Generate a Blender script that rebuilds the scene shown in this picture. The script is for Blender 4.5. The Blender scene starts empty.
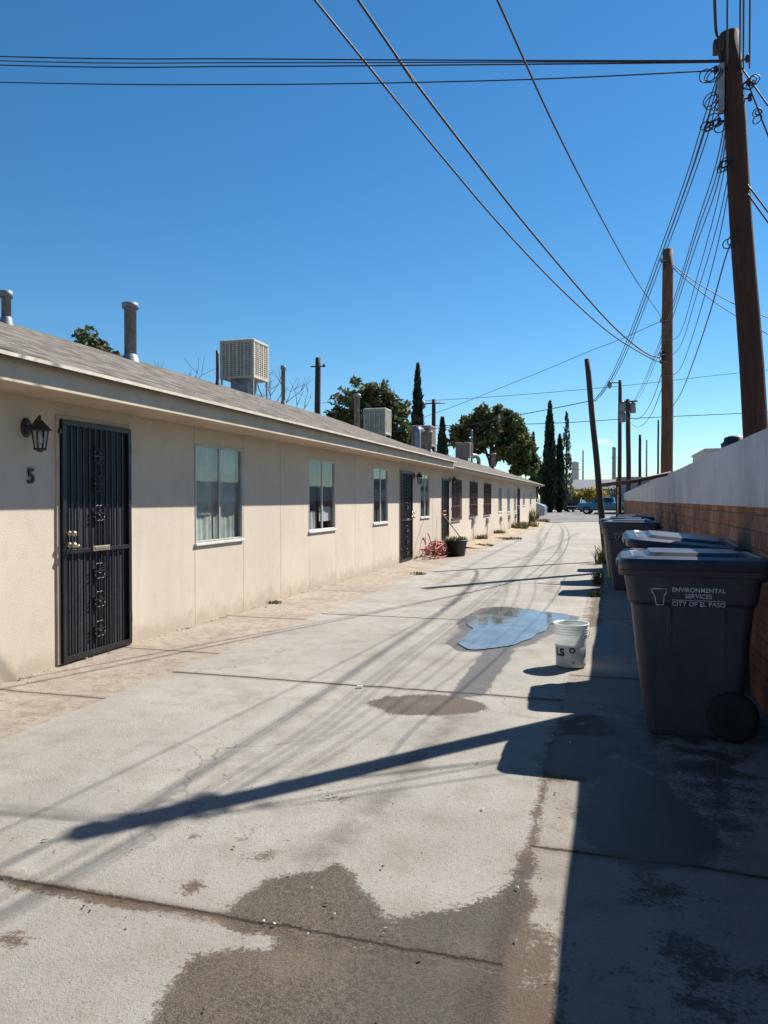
import bpy, math, random
import numpy as np
from mathutils import Vector, Matrix, noise
random.seed(7)
scene = bpy.context.scene
col = scene.collection
R = math.radians

# ------------------------------------------------------------------ camera, sky, sun, exposure
CAMH = 1.43
cam_d = bpy.data.cameras.new("camera"); cam = bpy.data.objects.new("camera", cam_d); col.objects.link(cam)
cam_d.sensor_fit = 'VERTICAL'; cam_d.sensor_height = 24.0; cam_d.lens = 24.0 * 760 / 1024
cam_d.clip_start = 0.05; cam_d.clip_end = 6000
cam.location = (0, 0, CAMH)
cam.rotation_euler = (R(90) - math.atan(12.5 / 760), 0, R(16.56))
scene.camera = cam
scene.cycles.volume_bounces = 3
scene.render.resolution_x = 768; scene.render.resolution_y = 1024

AZ, EL = R(38), R(46)
w = bpy.data.worlds.new("World"); scene.world = w; w.use_nodes = True
nt = w.node_tree
sky = nt.nodes.new('ShaderNodeTexSky'); sky.sky_type = 'NISHITA'; sky.sun_disc = False
sky.sun_elevation = EL; sky.sun_rotation = AZ
sky.altitude = 1100; sky.air_density = 1.15; sky.dust_density = 0.05; sky.ozone_density = 3.0
bg = nt.nodes['Background']; bg.inputs['Strength'].default_value = 0.057
hs = nt.nodes.new('ShaderNodeHueSaturation'); hs.inputs['Hue'].default_value = 0.495; hs.inputs['Saturation'].default_value = 1.25
tint = nt.nodes.new('ShaderNodeVectorMath'); tint.operation = 'MULTIPLY'; tint.inputs[1].default_value = (.80, .98, 1.06)
nt.links.new(sky.outputs[0], hs.inputs['Color']); nt.links.new(hs.outputs[0], tint.inputs[0]); nt.links.new(tint.outputs[0], bg.inputs['Color'])
sd = bpy.data.lights.new("sun", 'SUN'); sd.energy = 5.0; sd.angle = R(0.5); sd.color = (1, 0.955, 0.87)
sun = bpy.data.objects.new("sun", sd); col.objects.link(sun)
SUND = Vector((math.sin(AZ) * math.cos(EL), math.cos(AZ) * math.cos(EL), math.sin(EL)))
sun.rotation_euler = SUND.to_track_quat('Z', 'Y').to_euler(); sun.location = (8, 10, 20)
vs = scene.view_settings; vs.view_transform = 'Standard'; vs.look = 'None'; vs.gamma = 1; vs.use_curve_mapping = False
vs.exposure = 1.1

# ------------------------------------------------------------------ helpers
class MB:
    def __init__(s): s.v = []; s.f = []; s.m = []; s.s = []
    def face(s, idx, mat=0, smooth=False): s.f.append(tuple(idx)); s.m.append(mat); s.s.append(smooth)
    def quad(s, a, b, c, d, mat=0):
        n = len(s.v); s.v += [tuple(a), tuple(b), tuple(c), tuple(d)]; s.face((n, n+1, n+2, n+3), mat)
    def box(s, x0, x1, y0, y1, z0, z1, mat=0, M=None):
        n = len(s.v)
        vv = [(x, y, z) for z in (z0, z1) for y in (y0, y1) for x in (x0, x1)]
        if M is not None: vv = [tuple(M @ Vector(p)) for p in vv]
        s.v += vv
        for q in ((0, 2, 3, 1), (4, 5, 7, 6), (0, 1, 5, 4), (2, 6, 7, 3), (0, 4, 6, 2), (1, 3, 7, 5)):
            s.face([n+i for i in q], mat)
        return s
    def tube(s, pts, r, n=8, mat=0, cap=True, smooth=True):
        pts = [Vector(p) for p in pts]
        rs = r if isinstance(r, (list, tuple)) else [r] * len(pts)
        base = len(s.v); prev = None
        for i, p in enumerate(pts):
            t = (pts[min(i+1, len(pts)-1)] - pts[max(i-1, 0)])
            if t.length < 1e-9: t = Vector((0, 0, 1))
            t.normalize()
            if prev is None:
                a = Vector((0, 0, 1)) if abs(t.z) < .9 else Vector((1, 0, 0))
                u = t.cross(a).normalized()
            else:
                u = (prev - t * prev.dot(t)).normalized()
            prev = u; vv = t.cross(u)
            for k in range(n):
                an = 2 * math.pi * k / n
                s.v.append(tuple(p + (u * math.cos(an) + vv * math.sin(an)) * rs[i]))
        for i in range(len(pts) - 1):
            for k in range(n):
                a = base + i*n + k; b = base + i*n + (k+1) % n
                s.face((a, b, b+n, a+n), mat, smooth)
        if cap:
            s.face([base+k for k in reversed(range(n))], mat); e = base + (len(pts)-1)*n
            s.face([e+k for k in range(n)], mat)
        return s
    def lathe(s, prof, c=(0, 0, 0), n=24, mat=0, smooth=True, cap=True):
        base = len(s.v)
        for r, z in prof:
            for k in range(n):
                a = 2*math.pi*k/n; s.v.append((c[0]+r*math.cos(a), c[1]+r*math.sin(a), c[2]+z))
        for i in range(len(prof)-1):
            for k in range(n):
                a = base+i*n+k; b = base+i*n+(k+1) % n
                s.face((a, b, b+n, a+n), mat, smooth)
        if cap:
            s.face([base+k for k in reversed(range(n))], mat); e = base+(len(prof)-1)*n
            s.face([e+k for k in range(n)], mat)
        return s
    def prism(s, poly, axis, a, b, mat=0, M=None):
        """poly in the two other axes, extruded along axis from a to b"""
        def P(p, t):
            q = {'x': (t, p[0], p[1]), 'y': (p[0], t, p[1]), 'z': (p[0], p[1], t)}[axis]
            return tuple(M @ Vector(q)) if M is not None else q
        n = len(s.v); k = len(poly)
        s.v += [P(p, a) for p in poly] + [P(p, b) for p in poly]
        s.face(range(n, n+k), mat); s.face(range(n+2*k-1, n+k-1, -1), mat)
        for i in range(k):
            j = (i+1) % k; s.face((n+i, n+k+i, n+k+j, n+j), mat)
        return s
    def loft(s, rings, mat=0, smooth=False, cap0=True, cap1=True):
        base = len(s.v); n = len(rings[0])
        for r in rings: s.v += [tuple(p) for p in r]
        for i in range(len(rings)-1):
            for k in range(n):
                a = base+i*n+k; b = base+i*n+(k+1) % n
                s.face((a, b, b+n, a+n), mat, smooth)
        if cap0: s.face([base+k for k in reversed(range(n))], mat)
        if cap1: s.face([base+(len(rings)-1)*n+k for k in range(n)], mat)
        return s
    def build(s, name, mats, parent=None, bevel=0, seg=2, fix=True, loc=None):
        me = bpy.data.meshes.new(name); me.from_pydata(s.v, [], s.f)
        mats = mats if isinstance(mats, (list, tuple)) else [mats]
        for m in mats: me.materials.append(m)
        me.polygons.foreach_set('material_index', s.m); me.polygons.foreach_set('use_smooth', s.s)
        me.update()
        if fix:
            import bmesh
            bm = bmesh.new(); bm.from_mesh(me); bmesh.ops.recalc_face_normals(bm, faces=bm.faces); bm.to_mesh(me); bm.free()
        o = bpy.data.objects.new(name, me); col.objects.link(o)
        if parent: o.parent = parent
        if loc: o.location = loc
        if bevel:
            b = o.modifiers.new('bevel', 'BEVEL'); b.width = bevel; b.segments = seg; b.limit_method = 'ANGLE'; b.angle_limit = R(40)
        return o

def tag(o, label=None, cat=None, group=None, kind=None):
    if label: o['label'] = label
    if cat: o['category'] = cat
    if group: o['group'] = group
    if kind: o['kind'] = kind
    return o
def thing(name, label, cat, loc=(0, 0, 0), rz=0, group=None):
    o = bpy.data.objects.new(name, None); col.objects.link(o); o.empty_display_size = .2
    o.location = loc; o.rotation_euler = (0, 0, rz)
    return tag(o, label, cat, group)
def copy_tree(o, parent=None):
    c = o.copy(); col.objects.link(c)
    if parent: c.parent = parent
    for ch in [x for x in bpy.data.objects if x.parent == o]: copy_tree(ch, c)
    return c
def structure(o): o['kind'] = 'structure'; return o
def rrect(x0, x1, y0, y1, r, z, n=5):
    pts = []
    for cx, cy, a0 in ((x1-r, y1-r, 0), (x0+r, y1-r, 90), (x0+r, y0+r, 180), (x1-r, y0+r, 270)):
        for k in range(n+1):
            a = R(a0 + 90*k/n); pts.append((cx+r*math.cos(a), cy+r*math.sin(a), z))
    return pts
def spline(pts, sub=8):
    P = [Vector(p) for p in pts]; P = [P[0]*2-P[1]] + P + [P[-1]*2-P[-2]]; out = []
    for i in range(1, len(P)-2):
        for k in range(sub):
            t = k/sub; a, b, c, d = P[i-1:i+3]
            out.append(.5*((2*b)+(c-a)*t+(2*a-5*b+4*c-d)*t*t+(3*b-a-3*c+d)*t**3))
    out.append(P[-2]); return out

# ------------------------------------------------------------------ materials
def newmat(name):
    m = bpy.data.materials.new(name); m.use_nodes = True
    t = m.node_tree; return m, t, t.nodes['Principled BSDF']
def N(t, typ, **kw):
    n = t.nodes.new(typ)
    for k, v in kw.items():
        if k in n.inputs: n.inputs[k].default_value = v
        else: setattr(n, k, v)
    return n
def math_(t, op, a, b=None, c=None, clamp=False):
    n = t.nodes.new('ShaderNodeMath'); n.operation = op; n.use_clamp = clamp
    for i, x in enumerate((a, b, c)):
        if x is None: continue
        if isinstance(x, (int, float)): n.inputs[i].default_value = x
        else: t.links.new(x, n.inputs[i])
    return n.outputs[0]
def mixc(t, fac, a, b):
    n = t.nodes.new('ShaderNodeMix'); n.data_type = 'RGBA'
    if isinstance(fac, (int, float)): n.inputs['Factor'].default_value = fac
    else: t.links.new(fac, n.inputs['Factor'])
    for s, x in (('A', a), ('B', b)):
        sock = [q for q in n.inputs if q.name == s and q.type == 'RGBA'][0]
        if isinstance(x, (tuple, list)): sock.default_value = (*x[:3], 1)
        else: t.links.new(x, sock)
    return [q for q in n.outputs if q.type == 'RGBA'][0]
def ramp(t, fac, lo, hi):
    n = t.nodes.new('ShaderNodeMapRange'); n.interpolation_type = 'SMOOTHSTEP'
    t.links.new(fac, n.inputs['Value']); n.inputs['From Min'].default_value = lo; n.inputs['From Max'].default_value = hi
    return n.outputs[0]
def noise_(t, vec, scale, detail=4, rough=.55):
    n = N(t, 'ShaderNodeTexNoise', Scale=scale, Detail=detail, Roughness=rough)
    t.links.new(vec, n.inputs['Vector']); return n.outputs['Fac']
def bump_(t, b, h, dist, strength=1.0):
    n = N(t, 'ShaderNodeBump', Strength=strength, Distance=dist); t.links.new(h, n.inputs['Height'])
    t.links.new(n.outputs[0], b.inputs['Normal'])
def surf(name, c, rough=.6, metal=0, var=.25, scale=6, bump=0, bscale=60, spec=.5, dirt=None, dscale=3, dlo=.55, dhi=.75):
    m, t, b = newmat(name); tc = N(t, 'ShaderNodeTexCoord').outputs['Object']
    n1 = noise_(t, tc, scale, 5)
    lo = tuple(x*(1-var) for x in c); hi = tuple(min(1, x*(1+var)) for x in c)
    cc = mixc(t, ramp(t, n1, .3, .7), lo, hi)
    if dirt:
        cc = mixc(t, math_(t, 'MULTIPLY', ramp(t, noise_(t, tc, dscale, 6, .65), dlo, dhi), .7), cc, dirt)
    t.links.new(cc, b.inputs['Base Color']); b.inputs['Roughness'].default_value = rough
    b.inputs['Metallic'].default_value = metal; b.inputs['Specular IOR Level'].default_value = spec
    if bump: bump_(t, b, noise_(t, tc, bscale, 3), bump)
    return m
M = {}
M['white'] = surf('white_paint', (.5, .485, .455), .5, var=.08)
M['cream'] = surf('cream_metal', (.46, .40, .32), .55, var=.15)
M['alu'] = surf('aluminium', (.36, .36, .35), .45, .3, var=.12)
M['iron'] = surf('black_iron', (.006, .006, .009), .4, var=.3)
M['rustiron'] = surf('brown_iron', (.06, .03, .022), .6, var=.4)
M['rust'] = surf('rusty_pipe', (.13, .045, .028), .75, var=.4, scale=15)
M['screen'] = surf('door_screen', (.02, .022, .032), .55, var=.25, scale=20)
M['darkdoor'] = surf('inner_door', (.02, .019, .018), .6)
M['brass'] = surf('brass', (.40, .34, .25), .35, .7, var=.1)
M['galv'] = surf('galvanized', (.25, .26, .28), .5, .3, var=.25, scale=8)
M['galvdark'] = surf('weathered_galvanized', (.19, .21, .24), .55, .2, var=.25, scale=9)
M['cooler'] = surf('cooler_enamel', (.40, .36, .30), .5, var=.12, dirt=(.24, .19, .13), dscale=2.2)
M['coolerdark'] = surf('cooler_pad', (.26, .225, .175), .9, var=.35, scale=14)
M['coolpink'] = surf('cooler_faded', (.28, .21, .18), .6, var=.2)
M['silver'] = surf('duct_foil', (.22, .23, .26), .5, .2, var=.2, scale=5)
M['wire'] = surf('wire_rubber', (.016, .017, .02), .6, var=.1)
M['binlid'] = surf('lid_plastic', (.026, .029, .040), .36, var=.2, scale=5)
M['tyre'] = surf('tyre_rubber', (.012, .012, .013), .8, var=.2)
M['bintext'] = surf('stamped_white', (.5, .5, .56), .6, var=.25, scale=60)
M['black'] = surf('black_paint', (.012, .012, .012), .5)
M['curtain'] = surf('curtain_cloth', (.48, .49, .46), .9, var=.15)
M['curtaint'] = surf('curtain_teal', (.38, .405, .39), .9, var=.3, scale=3)
M['curtainw'] = surf('curtain_white', (.62, .62, .66), .9, var=.1)
M['curtaind'] = surf('curtain_dark', (.06, .065, .075), .9, var=.2)
M['hose'] = surf('red_hose', (.36, .085, .08), .45, var=.2)
M['pot'] = surf('pot_plastic', (.012, .014, .014), .5)
M['soil'] = surf('soil', (.06, .045, .03), .95)
M['broomwood'] = surf('broom_wood', (.22, .13, .07), .7)
M['broomred'] = surf('broom_bristle', (.13, .035, .02), .85)
M['straw'] = surf('dry_stalk', (.35, .29, .16), .9, var=.3)
M['leaf'] = surf('weed_leaf', (.085, .125, .03), .7, var=.35, scale=20)
M['leaf2'] = surf('weed_dry', (.19, .165, .07), .8, var=.3, scale=20)
M['chrome'] = surf('chrome', (.6, .6, .6), .2, .9, var=.05)
M['glassdark'] = surf('vehicle_glass', (.02, .025, .03), .08, var=.1)
M['headlamp'] = surf('lamp_glass', (.6, .6, .58), .15, var=.1)
M['redlamp'] = surf('red_lamp', (.3, .02, .015), .2, var=.1)

def foliage(name, c, tr=.25):
    m, t, b = newmat(name); tc = N(t, 'ShaderNodeTexCoord').outputs['Object']
    n1 = noise_(t, tc, .9, 4)
    cc = mixc(t, ramp(t, n1, .3, .7), tuple(x*.55 for x in c), tuple(x*1.5 for x in c))
    t.links.new(cc, b.inputs['Base Color']); b.inputs['Roughness'].default_value = .65
    b.inputs['Specular IOR Level'].default_value = .25
    tl = N(t, 'ShaderNodeBsdfTranslucent'); t.links.new(cc, tl.inputs['Color'])
    mx = N(t, 'ShaderNodeMixShader'); mx.inputs[0].default_value = tr
    t.links.new(b.outputs[0], mx.inputs[1]); t.links.new(tl.outputs[0], mx.inputs[2])
    t.links.new(mx.outputs[0], t.nodes['Material Output'].inputs['Surface']); return m
M['pine'] = foliage('pine_needles', (.075, .10, .036)); M['pine2'] = foliage('pine_needles_warm', (.17, .135, .055))
M['pinel'] = foliage('pine_needles_light', (.12, .145, .055))
M['cyp'] = foliage('cypress_scale', (.016, .030, .016), .12); M['cyp2'] = foliage('cypress_scale_mid', (.045, .068, .033), .12)
M['grey_leaf'] = foliage('greyish_leaf', (.09, .11, .085)); M['yellow_leaf'] = foliage('yellow_leaf', (.42, .31, .055))
M['green_leaf'] = foliage('green_leaf', (.05, .085, .02)); M['bark'] = surf('bark', (.09, .06, .042), .9, var=.35, scale=4)

def wood(name, c, dark):
    m, t, b = newmat(name); tc = N(t, 'ShaderNodeTexCoord').outputs['Object']
    mp = N(t, 'ShaderNodeMapping'); mp.inputs['Scale'].default_value = (1, 1, .06); t.links.new(tc, mp.inputs[0])
    g = noise_(t, mp.outputs[0], 45, 5, .7); big = noise_(t, tc, 1.3, 4)
    cc = mixc(t, ramp(t, g, .35, .65), dark, c); cc = mixc(t, math_(t, 'MULTIPLY', ramp(t, big, .4, .7), .55), cc, tuple(x*.5 for x in c))
    t.links.new(cc, b.inputs['Base Color']); b.inputs['Roughness'].default_value = .85
    bump_(t, b, g, .012); return m
M['pole'] = wood('creosote_pole', (.060, .022, .013), (.020, .009, .007))
M['pole2'] = wood('brown_pole', (.17, .078, .038), (.07, .032, .017))
M['poled'] = wood('far_pole', (.07, .04, .03), (.03, .018, .014))

def glass(name='window_glass', tint=(.86, .88, .87), refl=.0):
    m, t, b = newmat(name); t.nodes.remove(b)
    tr = N(t, 'ShaderNodeBsdfTransparent'); tr.inputs['Color'].default_value = (*tint, 1)
    gl = N(t, 'ShaderNodeBsdfGlossy'); gl.inputs['Roughness'].default_value = .03; gl.inputs['Color'].default_value = (.9, .95, 1, 1)
    fr = N(t, 'ShaderNodeFresnel'); fr.inputs['IOR'].default_value = 1.55
    ge = N(t, 'ShaderNodeNewGeometry')
    f = math_(t, 'MULTIPLY', fr.outputs[0], math_(t, 'SUBTRACT', 1, ge.outputs['Backfacing']), clamp=True)
    mx = N(t, 'ShaderNodeMixShader'); t.links.new(f, mx.inputs[0]); t.links.new(tr.outputs[0], mx.inputs[1]); t.links.new(gl.outputs[0], mx.inputs[2])
    t.links.new(mx.outputs[0], t.nodes['Material Output'].inputs['Surface']); return m
M['glass'] = glass()

def stucco(name, c, seams, width=.007):
    m, t, b = newmat(name); tc = N(t, 'ShaderNodeTexCoord').outputs['Object']
    sp = N(t, 'ShaderNodeSeparateXYZ'); t.links.new(tc, sp.inputs[0]); y, z = sp.outputs[1], sp.outputs[2]
    big = noise_(t, tc, .8, 5); mid = noise_(t, tc, 5, 6, .65); fine = noise_(t, tc, 130, 3)
    cc = mixc(t, ramp(t, big, .3, .7), tuple(x*.93 for x in c), tuple(x*1.05 for x in c))
    cc = mixc(t, math_(t, 'MULTIPLY', ramp(t, mid, .48, .72), .24), cc, (c[0]*.74, c[1]*.70, c[2]*.65))
    # rain streaks, stretched downwards
    mp = N(t, 'ShaderNodeMapping'); mp.inputs['Scale'].default_value = (1, 1, .09); t.links.new(tc, mp.inputs[0])
    st = noise_(t, mp.outputs[0], 7, 5, .6)
    cc = mixc(t, math_(t, 'MULTIPLY', ramp(t, st, .52, .75), .2), cc, (c[0]*.7, c[1]*.66, c[2]*.6))
    # splash stain along the base, with a ragged edge
    zz = math_(t, 'ADD', z, math_(t, 'MULTIPLY', math_(t, 'SUBTRACT', mid, .5), -.5))
    cc = mixc(t, math_(t, 'MULTIPLY', math_(t, 'SUBTRACT', 1, ramp(t, zz, .02, .26)), .45), cc, (.27, .205, .145))
    d = None
    wob = math_(t, 'MULTIPLY', math_(t, 'SUBTRACT', mid, .5), .02)
    yy = math_(t, 'ADD', y, wob)
    for s in seams:
        e = math_(t, 'ABSOLUTE', math_(t, 'SUBTRACT', yy, s)); d = e if d is None else math_(t, 'MINIMUM', d, e)
    h = fine
    if d is not None:
        mask = math_(t, 'SUBTRACT', 1, ramp(t, d, width*.4, width*1.3))
        cc = mixc(t, math_(t, 'MULTIPLY', mask, .5), cc, (.16, .125, .095))
        h = math_(t, 'SUBTRACT', fine, math_(t, 'MULTIPLY', mask, 1.5))
    t.links.new(cc, b.inputs['Base Color']); b.inputs['Roughness'].default_value = .92; b.inputs['Specular IOR Level'].default_value = .2
    bump_(t, b, h, .0035); return m
STUC = (.47, .408, .335)
M['stucco'] = stucco('stucco', STUC, [7.67, 8.87, 10.02, 11.1, 12.32, 13.36, 14.47, 15.55, 17.9, 18.4, 19.45])
M['stucco2'] = stucco('stucco_far', (.47, .405, .338), [24.6, 26.9, 31.0, 34.3, 43.8], .009)
M['trim'] = surf('beige_trim', (.42, .345, .26), .7, var=.1, scale=3, dirt=(.3, .22, .15), dscale=2)
M['trim2'] = surf('beige_trim_far', (.36, .305, .235), .7, var=.1, scale=3)

def shingles():
    m, t, b = newmat('shingles'); tc = N(t, 'ShaderNodeTexCoord').outputs['Object']
    sp = N(t, 'ShaderNodeSeparateXYZ'); t.links.new(tc, sp.inputs[0])
    cb = N(t, 'ShaderNodeCombineXYZ'); t.links.new(sp.outputs[1], cb.inputs[0]); t.links.new(math_(t, 'MULTIPLY', sp.outputs[0], 1.065), cb.inputs[1])
    br = N(t, 'ShaderNodeTexBrick'); br.offset = .5; t.links.new(cb.outputs[0], br.inputs['Vector'])
    for k, v in (('Scale', 1.0), ('Mortar Size', .006), ('Mortar Smooth', .3), ('Bias', .0), ('Brick Width', .17), ('Row Height', .14)): br.inputs[k].default_value = v
    br.inputs['Color1'].default_value = (.075, .065, .057, 1); br.inputs['Color2'].default_value = (.21, .185, .16, 1); br.inputs['Mortar'].default_value = (.02, .016, .013, 1)
    n1 = noise_(t, tc, 1.1, 5); n2 = noise_(t, tc, 90, 3, .7)
    cc = mixc(t, math_(t, 'MULTIPLY', ramp(t, n1, .4, .7), .3), br.outputs['Color'], (.15, .125, .10))
    cc = mixc(t, math_(t, 'MULTIPLY', ramp(t, n2, .5, .65), .35), cc, (.10, .09, .085))
    t.links.new(cc, b.inputs['Base Color']); b.inputs['Roughness'].default_value = .95; b.inputs['Specular IOR Level'].default_value = .15
    # shingle courses: each course rises towards its lower edge
    f = math_(t, 'FRACT', math_(t, 'MULTIPLY', sp.outputs[0], 1.065/.14))
    h = math_(t, 'ADD', math_(t, 'MULTIPLY', f, .6), math_(t, 'ADD', math_(t, 'MULTIPLY', n2, .25), math_(t, 'MULTIPLY', br.outputs['Fac'], -.5)))
    bump_(t, b, h, .02); return m
M['shingle'] = shingles()

def blocks():
    m, t, b = newmat('brown_block'); tc = N(t, 'ShaderNodeTexCoord').outputs['Object']
    sp = N(t, 'ShaderNodeSeparateXYZ'); t.links.new(tc, sp.inputs[0])
    cb = N(t, 'ShaderNodeCombineXYZ'); t.links.new(sp.outputs[1], cb.inputs[0]); t.links.new(sp.outputs[2], cb.inputs[1])
    br = N(t, 'ShaderNodeTexBrick'); br.offset = .5; t.links.new(cb.outputs[0], br.inputs['Vector'])
    for k, v in (('Scale', 1.0), ('Mortar Size', .007), ('Mortar Smooth', .4), ('Bias', -.1), ('Brick Width', .4), ('Row Height', .12)): br.inputs[k].default_value = v
    br.inputs['Color1'].default_value = (.32, .125, .058, 1); br.inputs['Color2'].default_value = (.48, .235, .115, 1); br.inputs['Mortar'].default_value = (.17, .115, .08, 1)
    n1 = noise_(t, tc, 2.2, 6, .65); n2 = noise_(t, tc, 30, 4)
    cc = mixc(t, math_(t, 'MULTIPLY', ramp(t, n1, .40, .62), .75), br.outputs['Color'], (.11, .06, .04))
    cc = mixc(t, math_(t, 'MULTIPLY', ramp(t, n2, .5, .8), .4), cc, (.42, .28, .18))
    cc = mixc(t, math_(t, 'MULTIPLY', ramp(t, noise_(t, tc, 6.5, 6, .7), .5, .66), .6), cc, (.09, .055, .042))
    t.links.new(cc, b.inputs['Base Color']); b.inputs['Roughness'].default_value = .95
    h = math_(t, 'ADD', math_(t, 'MULTIPLY', n2, .5), math_(t, 'MULTIPLY', br.outputs['Fac'], -1))
    bump_(t, b, h, .012); return m
M['block'] = blocks()

def sheetmetal():
    m, t, b = newmat('weathered_sheet'); tc = N(t, 'ShaderNodeTexCoord').outputs['Object']
    n1 = noise_(t, tc, 1.4, 6, .6); n2 = noise_(t, tc, 14, 5, .7)
    cc = mixc(t, ramp(t, n1, .35, .65), (.38, .395, .44), (.52, .535, .58))
    cc = mixc(t, math_(t, 'MULTIPLY', ramp(t, n2, .55, .8), .35), cc, (.25, .24, .245))
    t.links.new(cc, b.inputs['Base Color']); b.inputs['Roughness'].default_value = .5; b.inputs['Metallic'].default_value = .0
    bump_(t, b, n1, .02, .5); return m
M['sheet'] = sheetmetal()

def concrete(name, c, ylines, xlines, rough_apron=False, use_attr=True, jw=.012):
    m, t, b = newmat(name); tc = N(t, 'ShaderNodeTexCoord').outputs['Object']
    sp = N(t, 'ShaderNodeSeparateXYZ'); t.links.new(tc, sp.inputs[0]); x, y = sp.outputs[0], sp.outputs[1]
    big = noise_(t, tc, .7, 5); mid = noise_(t, tc, 4.5, 7, .65); fine = noise_(t, tc, 55, 6, .72); grit = noise_(t, tc, 220, 3, .7)
    cc = mixc(t, ramp(t, big, .3, .7), tuple(q*.86 for q in c), tuple(q*1.08 for q in c))
    cc = mixc(t, math_(t, 'MULTIPLY', ramp(t, mid, .43, .7), .62), cc, (c[0]*.70, c[1]*.66, c[2]*.60))
    b2_ = noise_(t, tc, 1.7, 7, .68)
    cc = mixc(t, math_(t, 'MULTIPLY', ramp(t, b2_, .52, .7), .5), cc, (c[0]*.58, c[1]*.52, c[2]*.45))
    cc = mixc(t, math_(t, 'MULTIPLY', ramp(t, b2_, .5, .3), .35), cc, (c[0]*1.22, c[1]*1.22, c[2]*1.2))
    cc = mixc(t, math_(t, 'MULTIPLY', ramp(t, fine, .51, .68), .55), cc, (c[0]*.5, c[1]*.47, c[2]*.43))
    cc = mixc(t, math_(t, 'MULTIPLY', ramp(t, grit, .54, .7), .45), cc, (c[0]*.4, c[1]*.4, c[2]*.38))
    # long worn streaks down the alley
    mp = N(t, 'ShaderNodeMapping'); mp.inputs['Scale'].default_value = (1, .045, 1); t.links.new(tc, mp.inputs[0])
    st = noise_(t, mp.outputs[0], 5.5, 5, .6)
    cc = mixc(t, math_(t, 'MULTIPLY', ramp(t, st, .5, .75), .3), cc, (c[0]*.66, c[1]*.64, c[2]*.6))
    # small dark oil / gum specks
    vo = N(t, 'ShaderNodeTexVoronoi', Scale=7.0); t.links.new(tc, vo.inputs['Vector'])
    spk = math_(t, 'SUBTRACT', 1, ramp(t, math_(t, 'ADD', vo.outputs['Distance'], math_(t, 'MULTIPLY', mid, .08)), .055, .1))
    cc = mixc(t, math_(t, 'MULTIPLY', spk, .5), cc, (.05, .04, .033))
    h = math_(t, 'ADD', math_(t, 'MULTIPLY', fine, .5), math_(t, 'MULTIPLY', grit, .3))
    wob = math_(t, 'MULTIPLY', math_(t, 'SUBTRACT', mid, .5), .07)
    wob2 = math_(t, 'MULTIPLY', math_(t, 'SUBTRACT', fine, .5), .03)
    rough = None
    d = None
    for coord, lst in ((y, ylines), (x, xlines)):
        for s in lst:
            e = math_(t, 'ABSOLUTE', math_(t, 'ADD', math_(t, 'SUBTRACT', coord, s), math_(t, 'ADD', wob, wob2)))
            d = e if d is None else math_(t, 'MINIMUM', d, e)
    if d is not None:
        jm = math_(t, 'SUBTRACT', 1, ramp(t, d, jw*.3, jw*1.4))
        halo = math_(t, 'SUBTRACT', 1, ramp(t, math_(t, 'ADD', d, math_(t, 'MULTIPLY', math_(t, 'SUBTRACT', mid, .5), .12)), jw, jw+.05))
        cc = mixc(t, math_(t, 'MULTIPLY', halo, .5), cc, (.13, .092, .065))
        cc = mixc(t, math_(t, 'MULTIPLY', jm, .85), cc, (.03, .022, .017))
        h = math_(t, 'SUBTRACT', h, math_(t, 'MULTIPLY', jm, 1.4))
    # a few cracks
    vc = N(t, 'ShaderNodeTexVoronoi', Scale=.55 if not rough_apron else 1.1); vc.feature = 'DISTANCE_TO_EDGE'
    va = N(t, 'ShaderNodeVectorMath'); va.operation = 'ADD'; t.links.new(tc, va.inputs[0])
    nc = N(t, 'ShaderNodeTexNoise', Scale=1.6, Detail=6); t.links.new(tc, nc.inputs['Vector'])
    vm = N(t, 'ShaderNodeVectorMath'); vm.operation = 'SCALE'; t.links.new(nc.outputs['Color'], vm.inputs[0]); vm.inputs['Scale'].default_value = .9
    t.links.new(vm.outputs[0], va.inputs[1]); t.links.new(va.outputs[0], vc.inputs['Vector'])
    ck = math_(t, 'MULTIPLY', math_(t, 'SUBTRACT', 1, ramp(t, vc.outputs['Distance'], .0015, .006)), ramp(t, big, .45, .6))
    cc = mixc(t, math_(t, 'MULTIPLY', ck, .65 if rough_apron else .6), cc, (.1, .075, .055))
    b.inputs['Roughness'].default_value = .9; b.inputs['Specular IOR Level'].default_value = .3
    if use_attr:
        def A(nm): return N(t, 'ShaderNodeAttribute', attribute_name=nm).outputs['Fac']
        def edge(nm, lo=.44, hi=.56, amt=.5, amt2=.35):
            q = math_(t, 'ADD', A(nm), math_(t, 'ADD', math_(t, 'MULTIPLY', math_(t, 'SUBTRACT', mid, .5), amt), math_(t, 'MULTIPLY', math_(t, 'SUBTRACT', fine, .5), amt2)))
            return ramp(t, q, lo, hi)
        dirt = edge('dirt', .42, .64, 1.3, 1.0)
        cc = mixc(t, math_(t, 'MULTIPLY', dirt, .85), cc, (.078, .05, .034))
        trk = math_(t, 'MULTIPLY', A('track'), ramp(t, mid, .25, .6))
        cc = mixc(t, math_(t, 'MULTIPLY', trk, .55), cc, (.08, .07, .06))
        damp = edge('damp', .46, .55, .5, .6)
        dampc = mixc(t, ramp(t, math_(t, 'ADD', math_(t, 'MULTIPLY', fine, .35), math_(t, 'MULTIPLY', noise_(t, tc, 125, 4, .85), .65)), .43, .59), (.022, .0155, .0105), (.125, .092, .067))
        cc = mixc(t, math_(t, 'MULTIPLY', damp, .92), cc, mixc(t, ramp(t, math_(t, 'ADD', x, math_(t, 'MULTIPLY', mid, .5)), -.75, -.2), dampc, mixc(t, .5, dampc, (.034, .031, .030))))
        cc = mixc(t, math_(t, 'MULTIPLY', damp, math_(t, 'MULTIPLY', ramp(t, b2_, .53, .64), .4)), cc, (.15, .118, .09))
        wet_shade = edge('wet_shade', .42, .6, 1.0, .7)
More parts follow.
